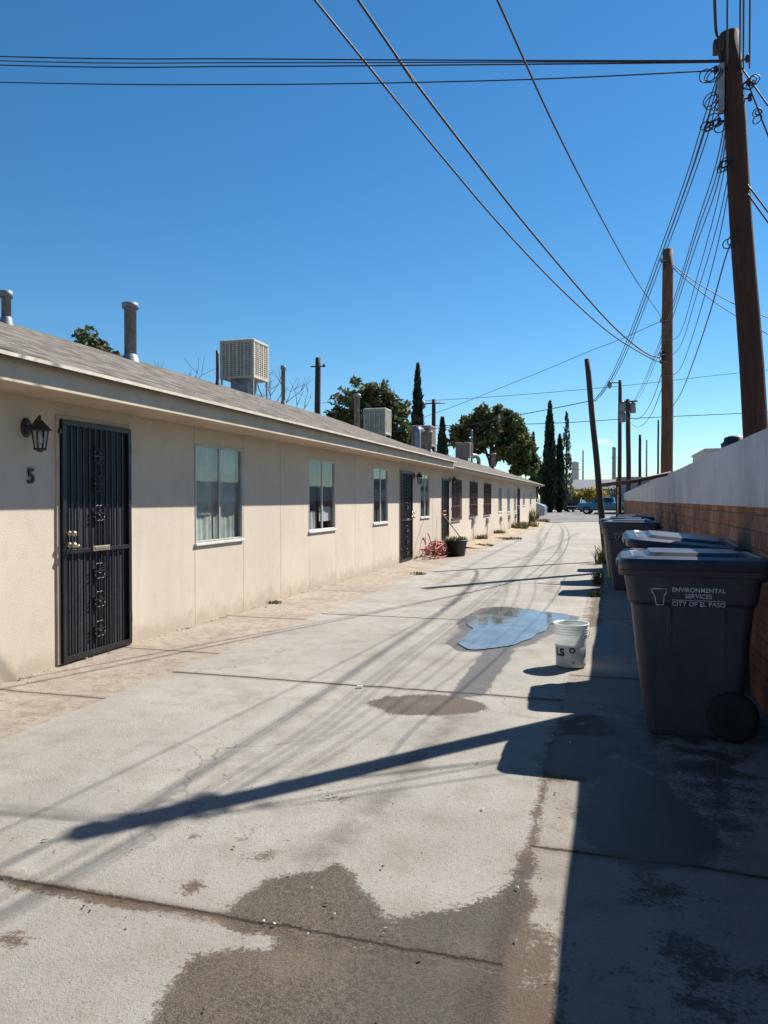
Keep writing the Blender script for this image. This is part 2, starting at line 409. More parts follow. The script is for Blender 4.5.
        cc = mixc(t, math_(t, 'MULTIPLY', wet_shade, .8), cc, (.032, .028, .026))  # wet stains, plus shade beside the block wall deepened in the colour
        r = math_(t, 'SUBTRACT', .9, math_(t, 'ADD', math_(t, 'MULTIPLY', wet_shade, .45), math_(t, 'MULTIPLY', damp, .15)))
        t.links.new(r, b.inputs['Roughness'])
    if rough_apron:
        lump = noise_(t, tc, 9, 6, .7)
        cc = mixc(t, math_(t, 'MULTIPLY', ramp(t, lump, .48, .62), .45), cc, (.165, .128, .098))
        h = math_(t, 'ADD', h, math_(t, 'MULTIPLY', lump, 1.5))
    t.links.new(cc, b.inputs['Base Color'])
    bump_(t, b, h, .012); return m
M['alley'] = concrete('alley_concrete', (.30, .28, .253), [-4.1, -.9, 2.31, 5.52, 8.9, 21.0, 28, 36, 44], [], jw=.017)
M['apron'] = concrete('apron_concrete', (.31, .262, .215), [1.4, 4.64, 6.3, 8.4, 11.2, 14.4, 17.8, 22], [], True, False, jw=.01)
M['gutter'] = concrete('gutter_concrete', (.262, .236, .204), [-3.2, 0, 3.15, 6.35, 9.5, 12.7, 16, 20, 25, 30], [], jw=.011)
M['dirt'] = surf('dirt_ground', (.2, .155, .115), .95, var=.3, scale=.8, bump=.03, bscale=8)
M['asphalt'] = surf('asphalt', (.12, .117, .115), .9, var=.2, scale=.5, bump=.01, bscale=80, dirt=(.2, .175, .145), dscale=.25)

def binmat():
    m, t, b = newmat('bin_plastic'); tc = N(t, 'ShaderNodeTexCoord').outputs['Object']
    n1 = noise_(t, tc, 3, 6, .7); n2 = noise_(t, tc, 160, 2)
    mp = N(t, 'ShaderNodeMapping'); mp.inputs['Scale'].default_value = (1, 1, .12); t.links.new(tc, mp.inputs[0])
    sc = noise_(t, mp.outputs[0], 26, 5, .75)
    cc = mixc(t, ramp(t, n1, .35, .7), (.030, .031, .047), (.046, .047, .064))
    cc = mixc(t, math_(t, 'MULTIPLY', ramp(t, sc, .55, .75), .45), cc, (.1, .097, .1))
    cc = mixc(t, math_(t, 'MULTIPLY', ramp(t, noise_(t, tc, 11, 7, .75), .56, .72), .4), cc, (.12, .105, .09))
    t.links.new(cc, b.inputs['Base Color']); b.inputs['Roughness'].default_value = .5
    bump_(t, b, n2, .002); return m
M['bin'] = binmat()

# ------------------------------------------------------------------ ground
def seg_d(P, a, b):
    a = np.array(a); b = np.array(b); ab = b-a; t = np.clip(((P-a)@ab)/(ab@ab+1e-12), 0, 1)
    return np.linalg.norm(P-(a+t[:, None]*ab), axis=1)
def poly_sdf(P, poly):
    d = np.full(len(P), 1e9); inside = np.zeros(len(P), bool); n = len(poly)
    for i in range(n):
        a, b = poly[i], poly[(i+1) % n]; d = np.minimum(d, seg_d(P, a, b))
        if a[1] != b[1]:
            c = ((a[1] > P[:, 1]) != (b[1] > P[:, 1])) & (P[:, 0] < (b[0]-a[0])*(P[:, 1]-a[1])/(b[1]-a[1])+a[0]); inside ^= c
    return np.where(inside, -d, d)
def soft(d, wd): return np.clip(.5-d/(2*wd), 0, 1)
DAMP = [[(-1.22, .9), (-1.22, 1.78), (-1.25, 1.94), (-1.23, 2.1), (-1.06, 2.2), (-1.04, 2.25), (-1.19, 2.29), (-1.28, 2.34), (-1.24, 2.59), (-1.07, 2.73), (-1.03, 2.83), (-.91, 2.68), (-.82, 2.6), (-.76, 2.5), (-.69, 2.47), (-.56, 2.57), (-.41, 2.71), (-.34, 2.84), (-.29, 3.12), (-.28, 2.69), (-.3, 2.35), (-.27, 2.06), (-.27, .9)],
        [(-1.64, 5.06), (-1.56, 5.28), (-1.19, 5.45), (-.84, 5.3), (-.77, 5.13), (-1.07, 4.9), (-1.39, 4.82)]]
WET = [[(-1.09, 7.2), (-.90, 7.2), (-.92, 5.53), (-1.07, 5.43)],
       [(-.11, 3.37), (-.08, 3.72), (-.04, 4.12), (.11, 4.28), (.25, 4.09), (.4, 3.69), (.46, 3.4), (.34, 3.15), (.12, 3.12), (-.03, 3.18)],
       [(-.31, 4.08), (-.28, 4.71), (-.05, 4.72), (.18, 4.7), (-.05, 4.45), (.21, 4.15), (-.09, 3.99)],
       [(-.15, 8.97), (.01, 8.67), (.08, 7.53), (-.08, 7.24)]]
STAIN_SHADE = [[(-.3, 3.2), (-.3, 5.6), (.9, 5.6), (.9, 3.6), (.5, 3.2)], [(-.05, 1.6), (0, 3.0), (.5, 3.0), (.5, 1.6)]]  # patchy stains by the bins that also paint the wall's shade darker
PUD = [(-1.46, 7.45), (-1.44, 8.24), (-1.6, 8.76), (-1.52, 9.88), (-1.32, 10.04), (-.98, 9.86), (-.72, 9.72), (-.5, 9.55), (-.46, 9.25), (-.62, 8.92), (-.67, 8.4), (-.84, 7.68), (-1.01, 7.31), (-1.27, 7.13)]
DIRTP = [[(-.32, 3.9), (-.34, 4.9), (-.1, 5.4), (.1, 4.8), (-.05, 3.9)], [(-.25, 8.8), (-.25, 14), (-.1, 14), (-.1, 8.8)], [(-.27, 2.56), (-.14, 2.66), (-.12, 2.2), (-.12, 1.2), (-.3, 1.2), (-.28, 2.06)]]
SPOTS = [(-1.46, 2.46, .06, .09), (-1.68, 2.83, .05, .07), (-1.29, 3.4, .09, .1), (-.94, 2.49, .035, .05), (-1.49, 2.96, .12, .12), (.3, 2.4, .3, .3), (.2, 2.9, .2, .2), (-1.9, 2.0, .2, .06), (-1.35, 2.75, .08, .1), (-.2, 4.4, .07, .2)]
TRACKS = [[(-1.6, 7.3), (-1.55, 10.16), (-1.66, 13.57), (-1.85, 19.15), (-2.06, 23.75), (-2.7, 30.25), (-3.3, 40)],
          [(-.98, 4.9), (-1.0, 4.2), (-1.05, 3.1), (-1.1, 2.6)], [(-.98, 4.6), (-1.0, 4.0), (-1.06, 3.2), (-1.12, 2.8)],
          [(-2.72, 11.7), (-2.94, 17.85), (-3.04, 27.07)], [(-.9, 12), (-1.1, 18), (-1.6, 26), (-2.2, 38)], [(-2.1, 10), (-2.3, 16), (-1.6, 24), (-1.3, 34)]]
def sheet(name, x0, x1, nx, mat, z=0.0, fine=True):
    ys = list(np.linspace(-14, 1.4, 30)) + list(np.linspace(1.43, 6, 132)) + list(np.linspace(6.06, 15, 120)) + list(np.linspace(15.3, 50, 90))
    if not fine: ys = list(np.linspace(-14, 50, 200))
    xs = np.linspace(x0, x1, nx); Y, X = np.meshgrid(ys, xs, indexing='ij'); P = np.stack([X.ravel(), Y.ravel()], 1)
    Z = np.array([z + .006*noise.noise(Vector((p[0]*.9, p[1]*.5, 3))) for p in P])
    # edges stay straight in height so that neighbouring sheets meet
    ed = np.minimum(P[:, 0]-x0, x1-P[:, 0]); Z = np.where(ed < .02, z, Z)
    ny = len(ys); f = [(j*nx+i, j*nx+i+1, (j+1)*nx+i+1, (j+1)*nx+i) for j in range(ny-1) for i in range(nx-1)]
    me = bpy.data.meshes.new(name); me.from_pydata([(p[0], p[1], h) for p, h in zip(P, Z)], [], f); me.materials.append(mat)
    damp = np.zeros(len(P)); wet_shade = damp.copy(); dirt = damp.copy(); trk = damp.copy()
    for q in DAMP: damp = np.maximum(damp, soft(poly_sdf(P, q), .16))
    for i_, q in enumerate(WET): wet_shade = np.maximum(wet_shade, soft(poly_sdf(P, q)-(.05 if i_ == 0 else .02), .06 if i_ == 0 else .13))
    for q in STAIN_SHADE: wet_shade = np.maximum(wet_shade, .53*soft(poly_sdf(P, q), .3))
    wet_shade = np.maximum(wet_shade, soft(poly_sdf(P, PUD)-.12, .10))
    for q in DIRTP: dirt = np.maximum(dirt, soft(poly_sdf(P, q), .14))
    for sx, sy, a, b in SPOTS: dirt = np.maximum(dirt, .62*soft((np.hypot((P[:, 0]-sx)/a, (P[:, 1]-sy)/b)-1)*.1, .1))
    dj = np.abs(P[:, 0]+.31); dirt = np.maximum(dirt, np.where(P[:, 1] < 12, soft(dj-.022-.07*np.clip(3.1-P[:, 1], 0, 1)+.03*np.clip(P[:, 1]-4.5, 0, 1), .06), 0))
    dirt = np.maximum(dirt, soft(seg_d(P, (-2.1, 2.30), (-.5, 2.29))-.03, .06))
    for q in TRACKS:
        for a, b in zip(q, q[1:]): trk = np.maximum(trk, np.exp(-(seg_d(P, a, b)/.075)**2))
    for n_, a_ in (('damp', damp), ('wet_shade', wet_shade), ('dirt', dirt), ('track', trk)):
        at = me.attributes.new(n_, 'FLOAT', 'POINT'); at.data.foreach_set('value', a_.astype(np.float32))
    me.polygons.foreach_set('use_smooth', [True]*len(f)); me.update()
    o = bpy.data.objects.new(name, me); col.objects.link(o); return structure(o)
W = -4.53
sheet('alley', -3.47, -.31, 90, M['alley'])
sheet('sidewalk', W-.02, -3.47, 24, M['apron'], 0.0, False)
sheet('alley_gutter', -.31, 1.02, 40, M['gutter'])
mb = MB(); mb.quad((-2500, -2500, -.06), (2500, -2500, -.06), (2500, 2500, -.06), (-2500, 2500, -.06)); structure(mb.build('ground', M['dirt']))
mb = MB(); mb.quad((-16, 50, 0), (1.02, 50, 0), (1.02, 114, 0), (-16, 114, 0)); structure(mb.build('asphalt_lot', M['asphalt']))
# puddle: a thin sheet of water on the concrete
m, t, b = newmat('puddle_water'); tc = N(t, 'ShaderNodeTexCoord').outputs['Object']
b.inputs['Base Color'].default_value = (.09, .09, .09, 1); t.links.new(math_(t, 'MULTIPLY_ADD', ramp(t, noise_(t, tc, 2.2, 6, .7), .45, .7), .10, .03), b.inputs['Roughness']); b.inputs['IOR'].default_value = 1.33
t.links.new(mixc(t, ramp(t, noise_(t, tc, 3.1, 6, .7), .4, .65), (.10, .10, .10), (.16, .157, .15)), b.inputs['Base Color'])
b.inputs['Specular IOR Level'].default_value = .7
bump_(t, b, noise_(t, tc, 3, 2), .0012)
M['water'] = m
mb = MB()
pp = spline([(x, y, .0085) for x, y in PUD + PUD[:1]], 6)[:-1]; n = len(mb.v)
pp = [Vector((p.x+.03*noise.noise(p*4)+.018*noise.noise(p*14), p.y+.07*noise.noise(p*3+Vector((9, 0, 0))), p.z)) for p in pp]
mb.v += [tuple(p) for p in pp]; mb.face(range(len(pp)))
structure(mb.build('puddle', M['water']))
# litter: leaf crumbs and grit lying on the concrete
mb = MB()
for i in range(620):
    r_ = random.random() if i < 300 else 9
    if r_ < .45: x, y = random.uniform(-2.4, -.2), random.uniform(1.6, 4.2)
    elif r_ < .65: x, y = random.gauss(-.28, .09), random.uniform(1.7, 7)
    elif r_ < .8: x, y = random.gauss(-1.6, .9), 2.31+random.gauss(0, .05)
    elif r_ == 9 and i < 500: x, y = W+.02+abs(random.gauss(0, .05)), random.uniform(4.5, 16)
    elif r_ == 9: x, y = .97-abs(random.gauss(0, .08)), random.uniform(2.5, 10)
    else: x, y = random.uniform(-3.9, .9), random.uniform(2, 12)
    if i >= 300: s_mul = 2.0
    else: s_mul = 1.0
    s_ = random.choice((.002, .003, .003,   .004, .006))*s_mul; a = random.random()*6.28; l = s_*random.uniform(.8, 2.6)
    u_ = Vector((math.cos(a), math.sin(a), 0)); v_ = Vector((-math.sin(a), math.cos(a), 0)); c_ = Vector((x, y, .004+random.random()*.006))
    k = random.choice((0, 0, 0, 1, 2)); n = len(mb.v)
    mb.v += [tuple(c_-u_*l), tuple(c_-v_*s_+Vector((0, 0, .004))), tuple(c_+u_*l), tuple(c_+v_*s_+Vector((0, 0, .002))), tuple(c_+Vector((0, 0, s_*.9)))]
    for q in ((0, 1, 4), (1, 2, 4), (2, 3, 4), (3, 0, 4)): mb.face([n+j for j in q], k)
o = mb.build('litter', [M['soil'], M['straw'], surf('grit', (.4, .36, .3), .9)]); tag(o, 'scattered leaf crumbs and grit lying on the concrete alley', 'litter', kind='stuff')
mb = MB(); mb.box(-.022, .022, -.012, .012, 0, .006)
o = mb.build('paper_scrap', M['white'], loc=(-1.81, 5.45, .012)); o.rotation_euler = (0.1, 0, .4); tag(o, 'small white paper scrap on the slab joint of the alley', 'litter')

# ------------------------------------------------------------------ buildings
def hole_wall(mb, y0, y1, z0, z1, holes, x=W, depth=.14):
    ys = sorted({y0, y1, *[h[0] for h in holes], *[h[1] for h in holes]})
    for a, b_ in zip(ys, ys[1:]):
        hs = [h for h in holes if h[0] <= a+1e-6 and h[1] >= b_-1e-6]
        z = z0
        for h in sorted(hs, key=lambda q: q[2]):
            if h[2] > z: mb.quad((x, a, z), (x, b_, z), (x, b_, h[2]), (x, a, h[2]))
            z = h[3]
        if z < z1: mb.quad((x, a, z), (x, b_, z), (x, b_, z1), (x, a, z1))
    for a, b_, c, d in holes:
        xi = x-depth
        mb.quad((x, a, c), (x, a, d), (xi, a, d), (xi, a, c)); mb.quad((x, b_, c), (xi, b_, c), (xi, b_, d), (x, b_, d))
        mb.quad((x, a, d), (x, b_, d), (xi, b_, d), (xi, a, d)); mb.quad((x, a, c), (xi, a, c), (xi, b_, c), (x, b_, c))

def window(par, y0, y1, z0, z1, kind, cur):
    fr = MB(); x0, x1 = W-.055, W+.006; t_ = .024
    fr.box(x0, x1, y0+.002, y0+t_, z0+.002, z1-.002); fr.box(x0, x1, y1-t_, y1-.002, z0+.002, z1-.002)
    fr.box(x0, x1-.003, y0+t_, y1-t_, z1-t_, z1-.002); fr.box(x0, x1-.003, y0+t_, y1-t_, z0+.002, z0+t_)
    ym = (y0+y1)/2
    fr.box(W-.026, W-.001, ym-.02, ym+.012, z0+t_, z1-t_); fr.box(W-.034, W-.027, ym-.012, ym+.024, z0+t_, z1-t_)
    win = fr.build('window', M['alu'] if kind == 'alu' else M['white'], par, .003)
    a = MB(); a.box(W-.016, W-.012, y0+t_, ym-.02, z0+t_, z1-t_); a.build('pane', M['glass'], win)
    a = MB(); a.box(W-.026, W-.022, ym+.024, y1-t_, z0+t_, z1-t_); a.build('pane', M['glass'], win)
    s = MB(); s.box(W-.05, W+.03, y0-.015, y1+.015, z0-.03, z0); s.build('sill', M['white'], win, .004)
    for (c0, c1, zz0, zz1, mk) in cur:
        k = MB(); n = len(k.v); ya, yb = y0+(y1-y0)*c0, y0+(y1-y0)*c1; cnt = max(10, int((yb-ya)*70))
        ph = random.random()*6
        pts = [(W-.075-.005*math.sin(ph+i*.85)-.009*math.sin(i*.23+ph*2), ya+(yb-ya)*i/cnt) for i in range(cnt+1)]
        for i, (px_, py_) in enumerate(pts): k.v += [(px_, py_, z0+(z1-z0)*zz0), (px_-.004, py_, z0+(z1-z0)*zz1)]
        for i in range(cnt): k.face((n+2*i, n+2*i+2, n+2*i+3, n+2*i+1), 0, True)
        k.build('curtain', M[mk], win, fix=False)
    if kind == 'bars':
        g = MB(); xb = W+.05
        for z in (z0-.04, z0+(z1-z0)*.33, z0+(z1-z0)*.66, z1+.03): g.box(xb-.012, xb+.012, y0-.05, y1+.05, z-.012, z+.012)
        nb = int((y1-y0)/.11)
        for i in range(nb+1):
            y = y0-.04+(y1-y0+.08)*i/nb; g.box(xb-.009, xb+.009, y-.009, y+.009, z0-.05, z1+.04)
        for y in (y0-.04, y1+.04):
            for z in (z0, z1): g.box(W, xb, y-.012, y+.012, z-.014, z+.014)
        g.build('security_bars', M['rustiron'], win)
    return win

def security_door(par, y0, y1, z0, z1, near=True, knob_left=True):
    f = MB(); e = .045; x1 = W+.045; xb = W+.012
    # frame fixed on the wall
    f.box(W-.02, W+.018, y0-.035, y0, z0, z1+.03); f.box(W-.02, W+.018, y1, y1+.035, z0, z1+.03); f.box(W-.02, W+.0165, y0, y1, z1, z1+.03)
    fr = f.build('door_frame', M['trim'], par, .003)
    d = MB(); a, b_ = y0+.006, y1-.006; c, dd = z0+.012, z1-.006
    d.box(xb, x1, a, a+e, c, dd); d.box(xb, x1, b_-e, b_, c, dd); d.box(xb, x1-.002, a+e, b_-e, dd-e, dd); d.box(xb, x1-.002, a+e, b_-e, c, c+e)
    zm = c+(dd-c)*.455
    d.box(xb, x1-.002, a+e, b_-e, zm-.018, zm+.018)
    nb = 11 if near else 7
    for i in range(1, nb):
        y = a+e+(b_-a-2*e)*i/nb
        d.box(xb+.006, x1-.012, y-.0075, y+.0075, c+e, zm-.018); d.box(xb+.006, x1-.012, y-.0075, y+.0075, zm+.018, dd-e)
    door = d.build('security_door', M['iron'], par, .002 if near else 0)
    s = MB()
    # screen with shallow vertical pleats
    n = len(s.v); cnt = 44 if near else 14
    for i in range(cnt+1):
        y = a+.02+(b_-a-.04)*i/cnt; xx = xb-.006+.006*math.sin(i*1.9)
        s.v += [(xx, y, c+.02), (xx, y, dd-.02)]
    for i in range(cnt): s.face((n+2*i, n+2*i+2, n+2*i+3, n+2*i+1), 0, True)
    s.build('screen', M['screen'], door, fix=False)
    ib = MB(); ib.box(W-.12, W-.08, y0+.004, y1-.004, z0+.005, z1-.002); ib.build('inner_door', M['darkdoor'], door)
    if near:
        yc = (a+b_)/2
        for zc in (zm+.33, zm-.2, zm-.46, zm-.73, zm+.85, zm+.6):
            sc = MB()
            for sg in (-1, 1):
                for up in (-1, 1):
                    pts = []
                    for k in range(15):
                        th = k/14*4.6; rr = .055*(1-k/17)
                        pts.append((x1-.004, yc+sg*(.045+rr*math.cos(th)-.03), zc+up*(.06+rr*math.sin(th)-.03)))
                    sc.tube(pts, .0058, 5)
            sc.box(x1-.014, x1-.002, yc-.075, yc+.075, zc-.006, zc+.006)
            sc.build('scrollwork', M['iron'], door)
        ms = MB(); ms.box(x1-.001, x1+.014, yc-.11, yc+.13, zm-.012, zm+.034); ms.box(x1+.014, x1+.019, yc-.09, yc+.11, zm+.004, zm+.03)
        ms.build('mail_slot', M['brass'], door, .004)
    ky = a+.075 if knob_left else b_-.075
    def turn(y, z, r, nm):
        h = MB()
        # a knob lathed along x
        base = len(h.v); prof = [(r*.95, 0), (r*.95, .008), (r*.4, .012), (r*.4, .03), (r*.8, .036), (r, .05), (r*.85, .064), (r*.3, .07)]
        for q, xo in prof:
            for k in range(14): h.v.append((x1+xo, y+q*math.cos(6.283*k/14), z+q*math.sin(6.283*k/14)))
        for i in range(len(prof)-1):
            for k in range(14):
                A_ = base+i*14+k; B_ = base+i*14+(k+1) % 14; h.face((A_, B_, B_+14, A_+14), 0, True)
        h.face([base+(len(prof)-1)*14+k for k in range(14)]); h.build(nm, M['brass'], door)
    turn(ky, zm+.06, .026, 'knob'); turn(ky, zm+.16, .025, 'deadbolt')
    if near: turn(ky+.045, zm+.05, .016, 'lock_cylinder')
    hy = b_ if knob_left else a
    for z in (c+.25, dd-.2):
        hg = MB(); hg.tube([(x1-.012, hy, z-.05), (x1-.012, hy, z+.05)], .012, 8); hg.build('hinge', M['iron'], door)
    if near: hg = MB(); hg.box(x1-.02, x1-.004, a-.03, a-.001, dd-.12, dd-.08); hg.build('latch', M['iron'], door)
    return door

def roof_mesh(par, y0, y1, ex, ez, rx, m_, bx, fas_x, fz0, trim, drip):
    rz = ez+m_*(ex-rx); bz = rz-m_*(rx-bx); th = .035
    r = MB(); prof = [(ex, ez), (rx, rz), (bx, bz), (bx, bz-th), (rx, rz-th*1.1), (ex, ez-th)]
    r.prism(prof, 'y', y0, y1)
    roof = r.build('roof', M['shingle'], par)
    d = MB()
    d.box(ex+.001, ex+.012, y0, y1, ez-.022, ez+.004); d.build('drip_edge', M['cream'] if drip else trim, roof)
    f = MB()
    f.box(fas_x-.03, fas_x, y0, y1, fz0, ez-.012)
    # sloping rake boards at both gable ends
    for yy in (y0+.012, y1-.012):
        f.prism([(fas_x-.03, ez-.045), (rx, rz-.06), (bx, bz-.045), (bx, bz-.17), (rx, rz-.21), (fas_x-.03, fz0)], 'y', yy-.011, yy+.011)
    f.build('fascia', trim, par, .003)
    s = MB(); s.box(W+.002, fas_x-.031, y0+.03, y1-.03, fz0+.012, fz0+.024); s.build('soffit', trim, par)
    return roof, (rx, rz)

RX = -7.5; BX = -11.0; RW = -10.5
def shell(mb, y0, y1, holes, zt, rz):
    hole_wall(mb, y0, y1, -.05, zt, holes)
    mb.quad((RW, y0, -.05), (RW, y1, -.05), (RW, y1, zt), (RW, y0, zt))
    for y in (y0, y1):
        n = len(mb.v); mb.v += [(W, y, -.05), (RW, y, -.05), (RW, y, zt), (RX, y, rz), (W, y, zt)]; mb.face(range(n, n+5))
    mb.quad((W-.15, y0, -.02), (RW, y0, -.02), (RW, y1, -.02), (W-.15, y1, -.02))

b1 = thing('apartment_building', 'long low beige stucco apartment building nearest the camera, with iron door numbered 5', 'building', (0, 0, 0))
wins1 = [(7.68, 8.85, .93, 2.07), (11.08, 12.3, .93, 2.07), (14.47, 15.53, .95, 2.07), (18.4, 19.42, .98, 2.07)]
doors1 = [(5.445, 6.43, .012, 2.12), (16.47, 17.5, .012, 2.08)]
mb = MB(); shell(mb, -6, 19.78, wins1+doors1, 2.3, 3.60); mb.build('wall', M['stucco'], b1, fix=False)
cur1 = [[(.0, .53, .0, 1, 'curtain'), (.5, 1, .0, 1, 'curtaint')], [(.0, .42, .0, 1., 'curtaind'), (.2, .44, .0, .28, 'curtainw'), (.55, .95, .12, .33, 'curtainw'), (.5, 1, .33, 1, 'curtaind')], [(.0, 1, 0, 1, 'curtaind')], [(0, 1, .72, 1, 'curtainw'), (0, .3, 0, .7, 'curtain'), (.3, 1, 0, .7, 'curtaind')]]
for w_, k, c_ in zip(wins1, ('alu', 'white', 'white', 'white'), cur1): window(b1, *w_, k, c_)
security_door(b1, *doors1[0]); security_door(b1, *doors1[1], near=True, knob_left=False)
roof1, _ = roof_mesh(b1, -6.3, 19.95, -3.92, 2.43, RX, .362, BX, -3.99, 2.25, M['trim'], True)
def vent(par, x, y, z0, z1, r, mat, cap=True, flash=True):
    v = MB(); prof = [(r, z0-.15), (r, z1-.08)]
    if cap: prof += [(r*1.35, z1-.09), (r*1.38, z1-.01), (r*1.1, z1), (r*.5, z1+.005)]
    else: prof += [(r, z1)]
    v.lathe(prof, (x, y, 0), 20)
    if flash: v.lathe([(r*1.55, z0-.05), (r*1.2, z0+.06), (r*1.02, z0+.08)], (x, y, 0), 20, cap=False)
    return v.build('vent_pipe', mat, par)
def rz1(x): return 2.43+.362*(-3.92-x)
vent(roof1, -7.2, 7.75, rz1(-7.2), 4.02, .056, M['galvdark'])
vent(roof1, -7.2, 10.3, rz1(-7.2), 4.5, .092, M['galvdark'])
vent(roof1, -7.2, 13.05, rz1(-7.2), 4.27, .03, M['rustiron'], False)
vent(roof1, -7.2, 16.1, rz1(-7.2), 4.5, .045, M['galvdark'])

b2 = thing('apartment_building', 'farther beige stucco building with lower roofline and barred dark windows down the alley', 'building', (0, 0, 0))
wins2 = [(22.3, 23.6, .85, 2.0), (25.3, 26.6, .9, 2.0), (28.3, 29.8, .9, 2.0), (32.2, 33.3, .9, 1.97), (35.1, 36.1, .85, 1.97), (37.7, 38.5, .85, 1.97), (41.7, 42.6, 1.1, 1.95), (45.4, 46.3, 1.1, 1.95)]
doors2 = [(20.9, 21.75, .02, 2.02), (39.0, 39.85, .02, 2.03)]
mb = MB(); shell(mb, 19.80, 49.3, wins2+doors2, 2.27, 3.42); mb.build('wall', M['stucco2'], b2, fix=False)
for i, w_ in enumerate(wins2): window(b2, *w_, 'bars' if i < 3 else 'white', [(0, 1, 0, 1, 'curtaind' if i < 3 else 'curtain')])
security_door(b2, *doors2[0], near=False); security_door(b2, *doors2[1], near=False)
roof2, _ = roof_mesh(b2, 19.97, 49.7, -4.03, 2.35, RX, .345, BX, -4.07, 2.25, M['trim2'], False)
def rz2(x): return 2.35+.345*(-4.03-x)
vent(roof2, -7.2, 21.4, rz2(-7.2), 4.55, .085, M['galv'])
vent(roof2, -7.2, 40.9, rz2(-7.2), 5.2, .05, M['galvdark'], False)
vent(roof2, -6.7, 45.5, rz2(-6.7), 4.2, .12, M['galv']); vent(roof2, -6.9, 29.6, rz2(-6.9), 4.15, .08, M['galv'])
for y, z in ((25.9, .68), (29.0, .62), (32.8, .6), (35.6, .62), (38.1, .62)):
    u = MB(); u.box(W+.004, W+.09, y-.13, y+.13, z-.1, z+.1); u.box(W+.09, W+.095, y-.11, y+.11, z-.08, z+.08)
    u.tube([(W+.04, y-.05, z-.1), (W+.04, y-.05, 0)], .014, 6); u.build('utility_box', M['alu'], b2, .006)

# house number and lanterns
def text_mesh(body, size, mat, parent=None, extrude=.004, name='lettering', bold=0.0):
    c = bpy.data.curves.new('lettering_curve', 'FONT'); c.body = body; c.size = size; c.extrude = extrude; c.align_x = 'CENTER'; c.align_y = 'CENTER'; c.offset = bold; c.space_character = 1.06
    o = bpy.data.objects.new('lettering_tmp', c); col.objects.link(o)
    dg = bpy.context.evaluated_depsgraph_get(); me = bpy.data.meshes.new_from_object(o.evaluated_get(dg)); bpy.data.objects.remove(o)
    me.materials.clear(); me.materials.append(mat); me.name = name
    r = bpy.data.objects.new(name, me); col.objects.link(r)
    if parent: r.parent = parent
    return r
o = text_mesh('5', .17, M['black'], None, .006, 'house_number', .003); o.location = (W+.012, 5.115, 1.615); o.rotation_euler = (R(90), 0, R(90))
tag(o, 'black house number 5 on the beige wall below the lantern', 'house number')

def make_lantern(label):
    t_ = thing('wall_lantern', label, 'wall lamp', (0, 0, 0), group='black lanterns beside the doors')
    p = MB()
    base = len(p.v)
    for xo, q in ((0, .055), (.012, .055), (.022, .03)):
        for k in range(20): p.v.append((xo, q*math.cos(6.283*k/20), .02+q*1.45*math.sin(6.283*k/20)))
    for i in range(2):
        for k in range(20):
            A_ = base+i*20+k; B_ = base+i*20+(k+1) % 20; p.face((A_, B_, B_+20, A_+20), 0, True)
    p.face([base+40+k for k in range(20)]); p.face([base+k for k in reversed(range(20))])
    p.build('backplate', M['black'], t_)
    a = MB(); a.tube(spline([(.02, 0, .03), (.06, 0, .035), (.11, 0, .085), (.14, 0, .11), (.14, 0, .07)], 6), .008, 8); a.build('arm', M['black'], t_)
    c = MB(); cx = .14; Z = .05
    c.lathe([(.012, Z+.03), (.03, Z+.015), (.05, Z-.01), (.085, Z-.045), (.09, Z-.055), (.06, Z-.058)], (cx, 0, 0), 8, smooth=False)
    for k in range(8):
        an = 6.283*(k+.5)/8
        c.tube([(cx+.066*math.cos(an), .066*math.sin(an), Z-.055), (cx+.045*math.cos(an), .045*math.sin(an), Z-.2)], .0045, 5)
    c.lathe([(.052, Z-.2), (.054, Z-.208), (.03, Z-.218), (.012, Z-.23)], (cx, 0, 0), 8, smooth=False)
    c.build('cage', M['black'], t_)
    g = MB(); g.lathe([(.063, Z-.057), (.043, Z-.199)], (cx, 0, 0), 8, smooth=False, cap=False); g.build('lamp_glass', M['glass'], t_)
    bl = MB(); bl.lathe([(.012, Z-.06), (.012, Z-.1), (.024, Z-.13), (.02, Z-.16), (.004, Z-.168)], (cx, 0, 0), 12); bl.build('bulb', M['white'], t_)
    return t_
lan = make_lantern('black wall lantern above the house number 5 beside the nearest iron door'); lan.location = (W+.002, 5.07, 1.99)
l2 = copy_tree(lan); l2.location = (W+.002, 17.75, 1.98); l2['label'] = 'black wall lantern between the second iron door and the last near window'
l3 = copy_tree(lan); l3.location = (W+.002, 22.02, 2.0); l3['label'] = 'black wall lantern between the dark doorway and first barred window of the far building'

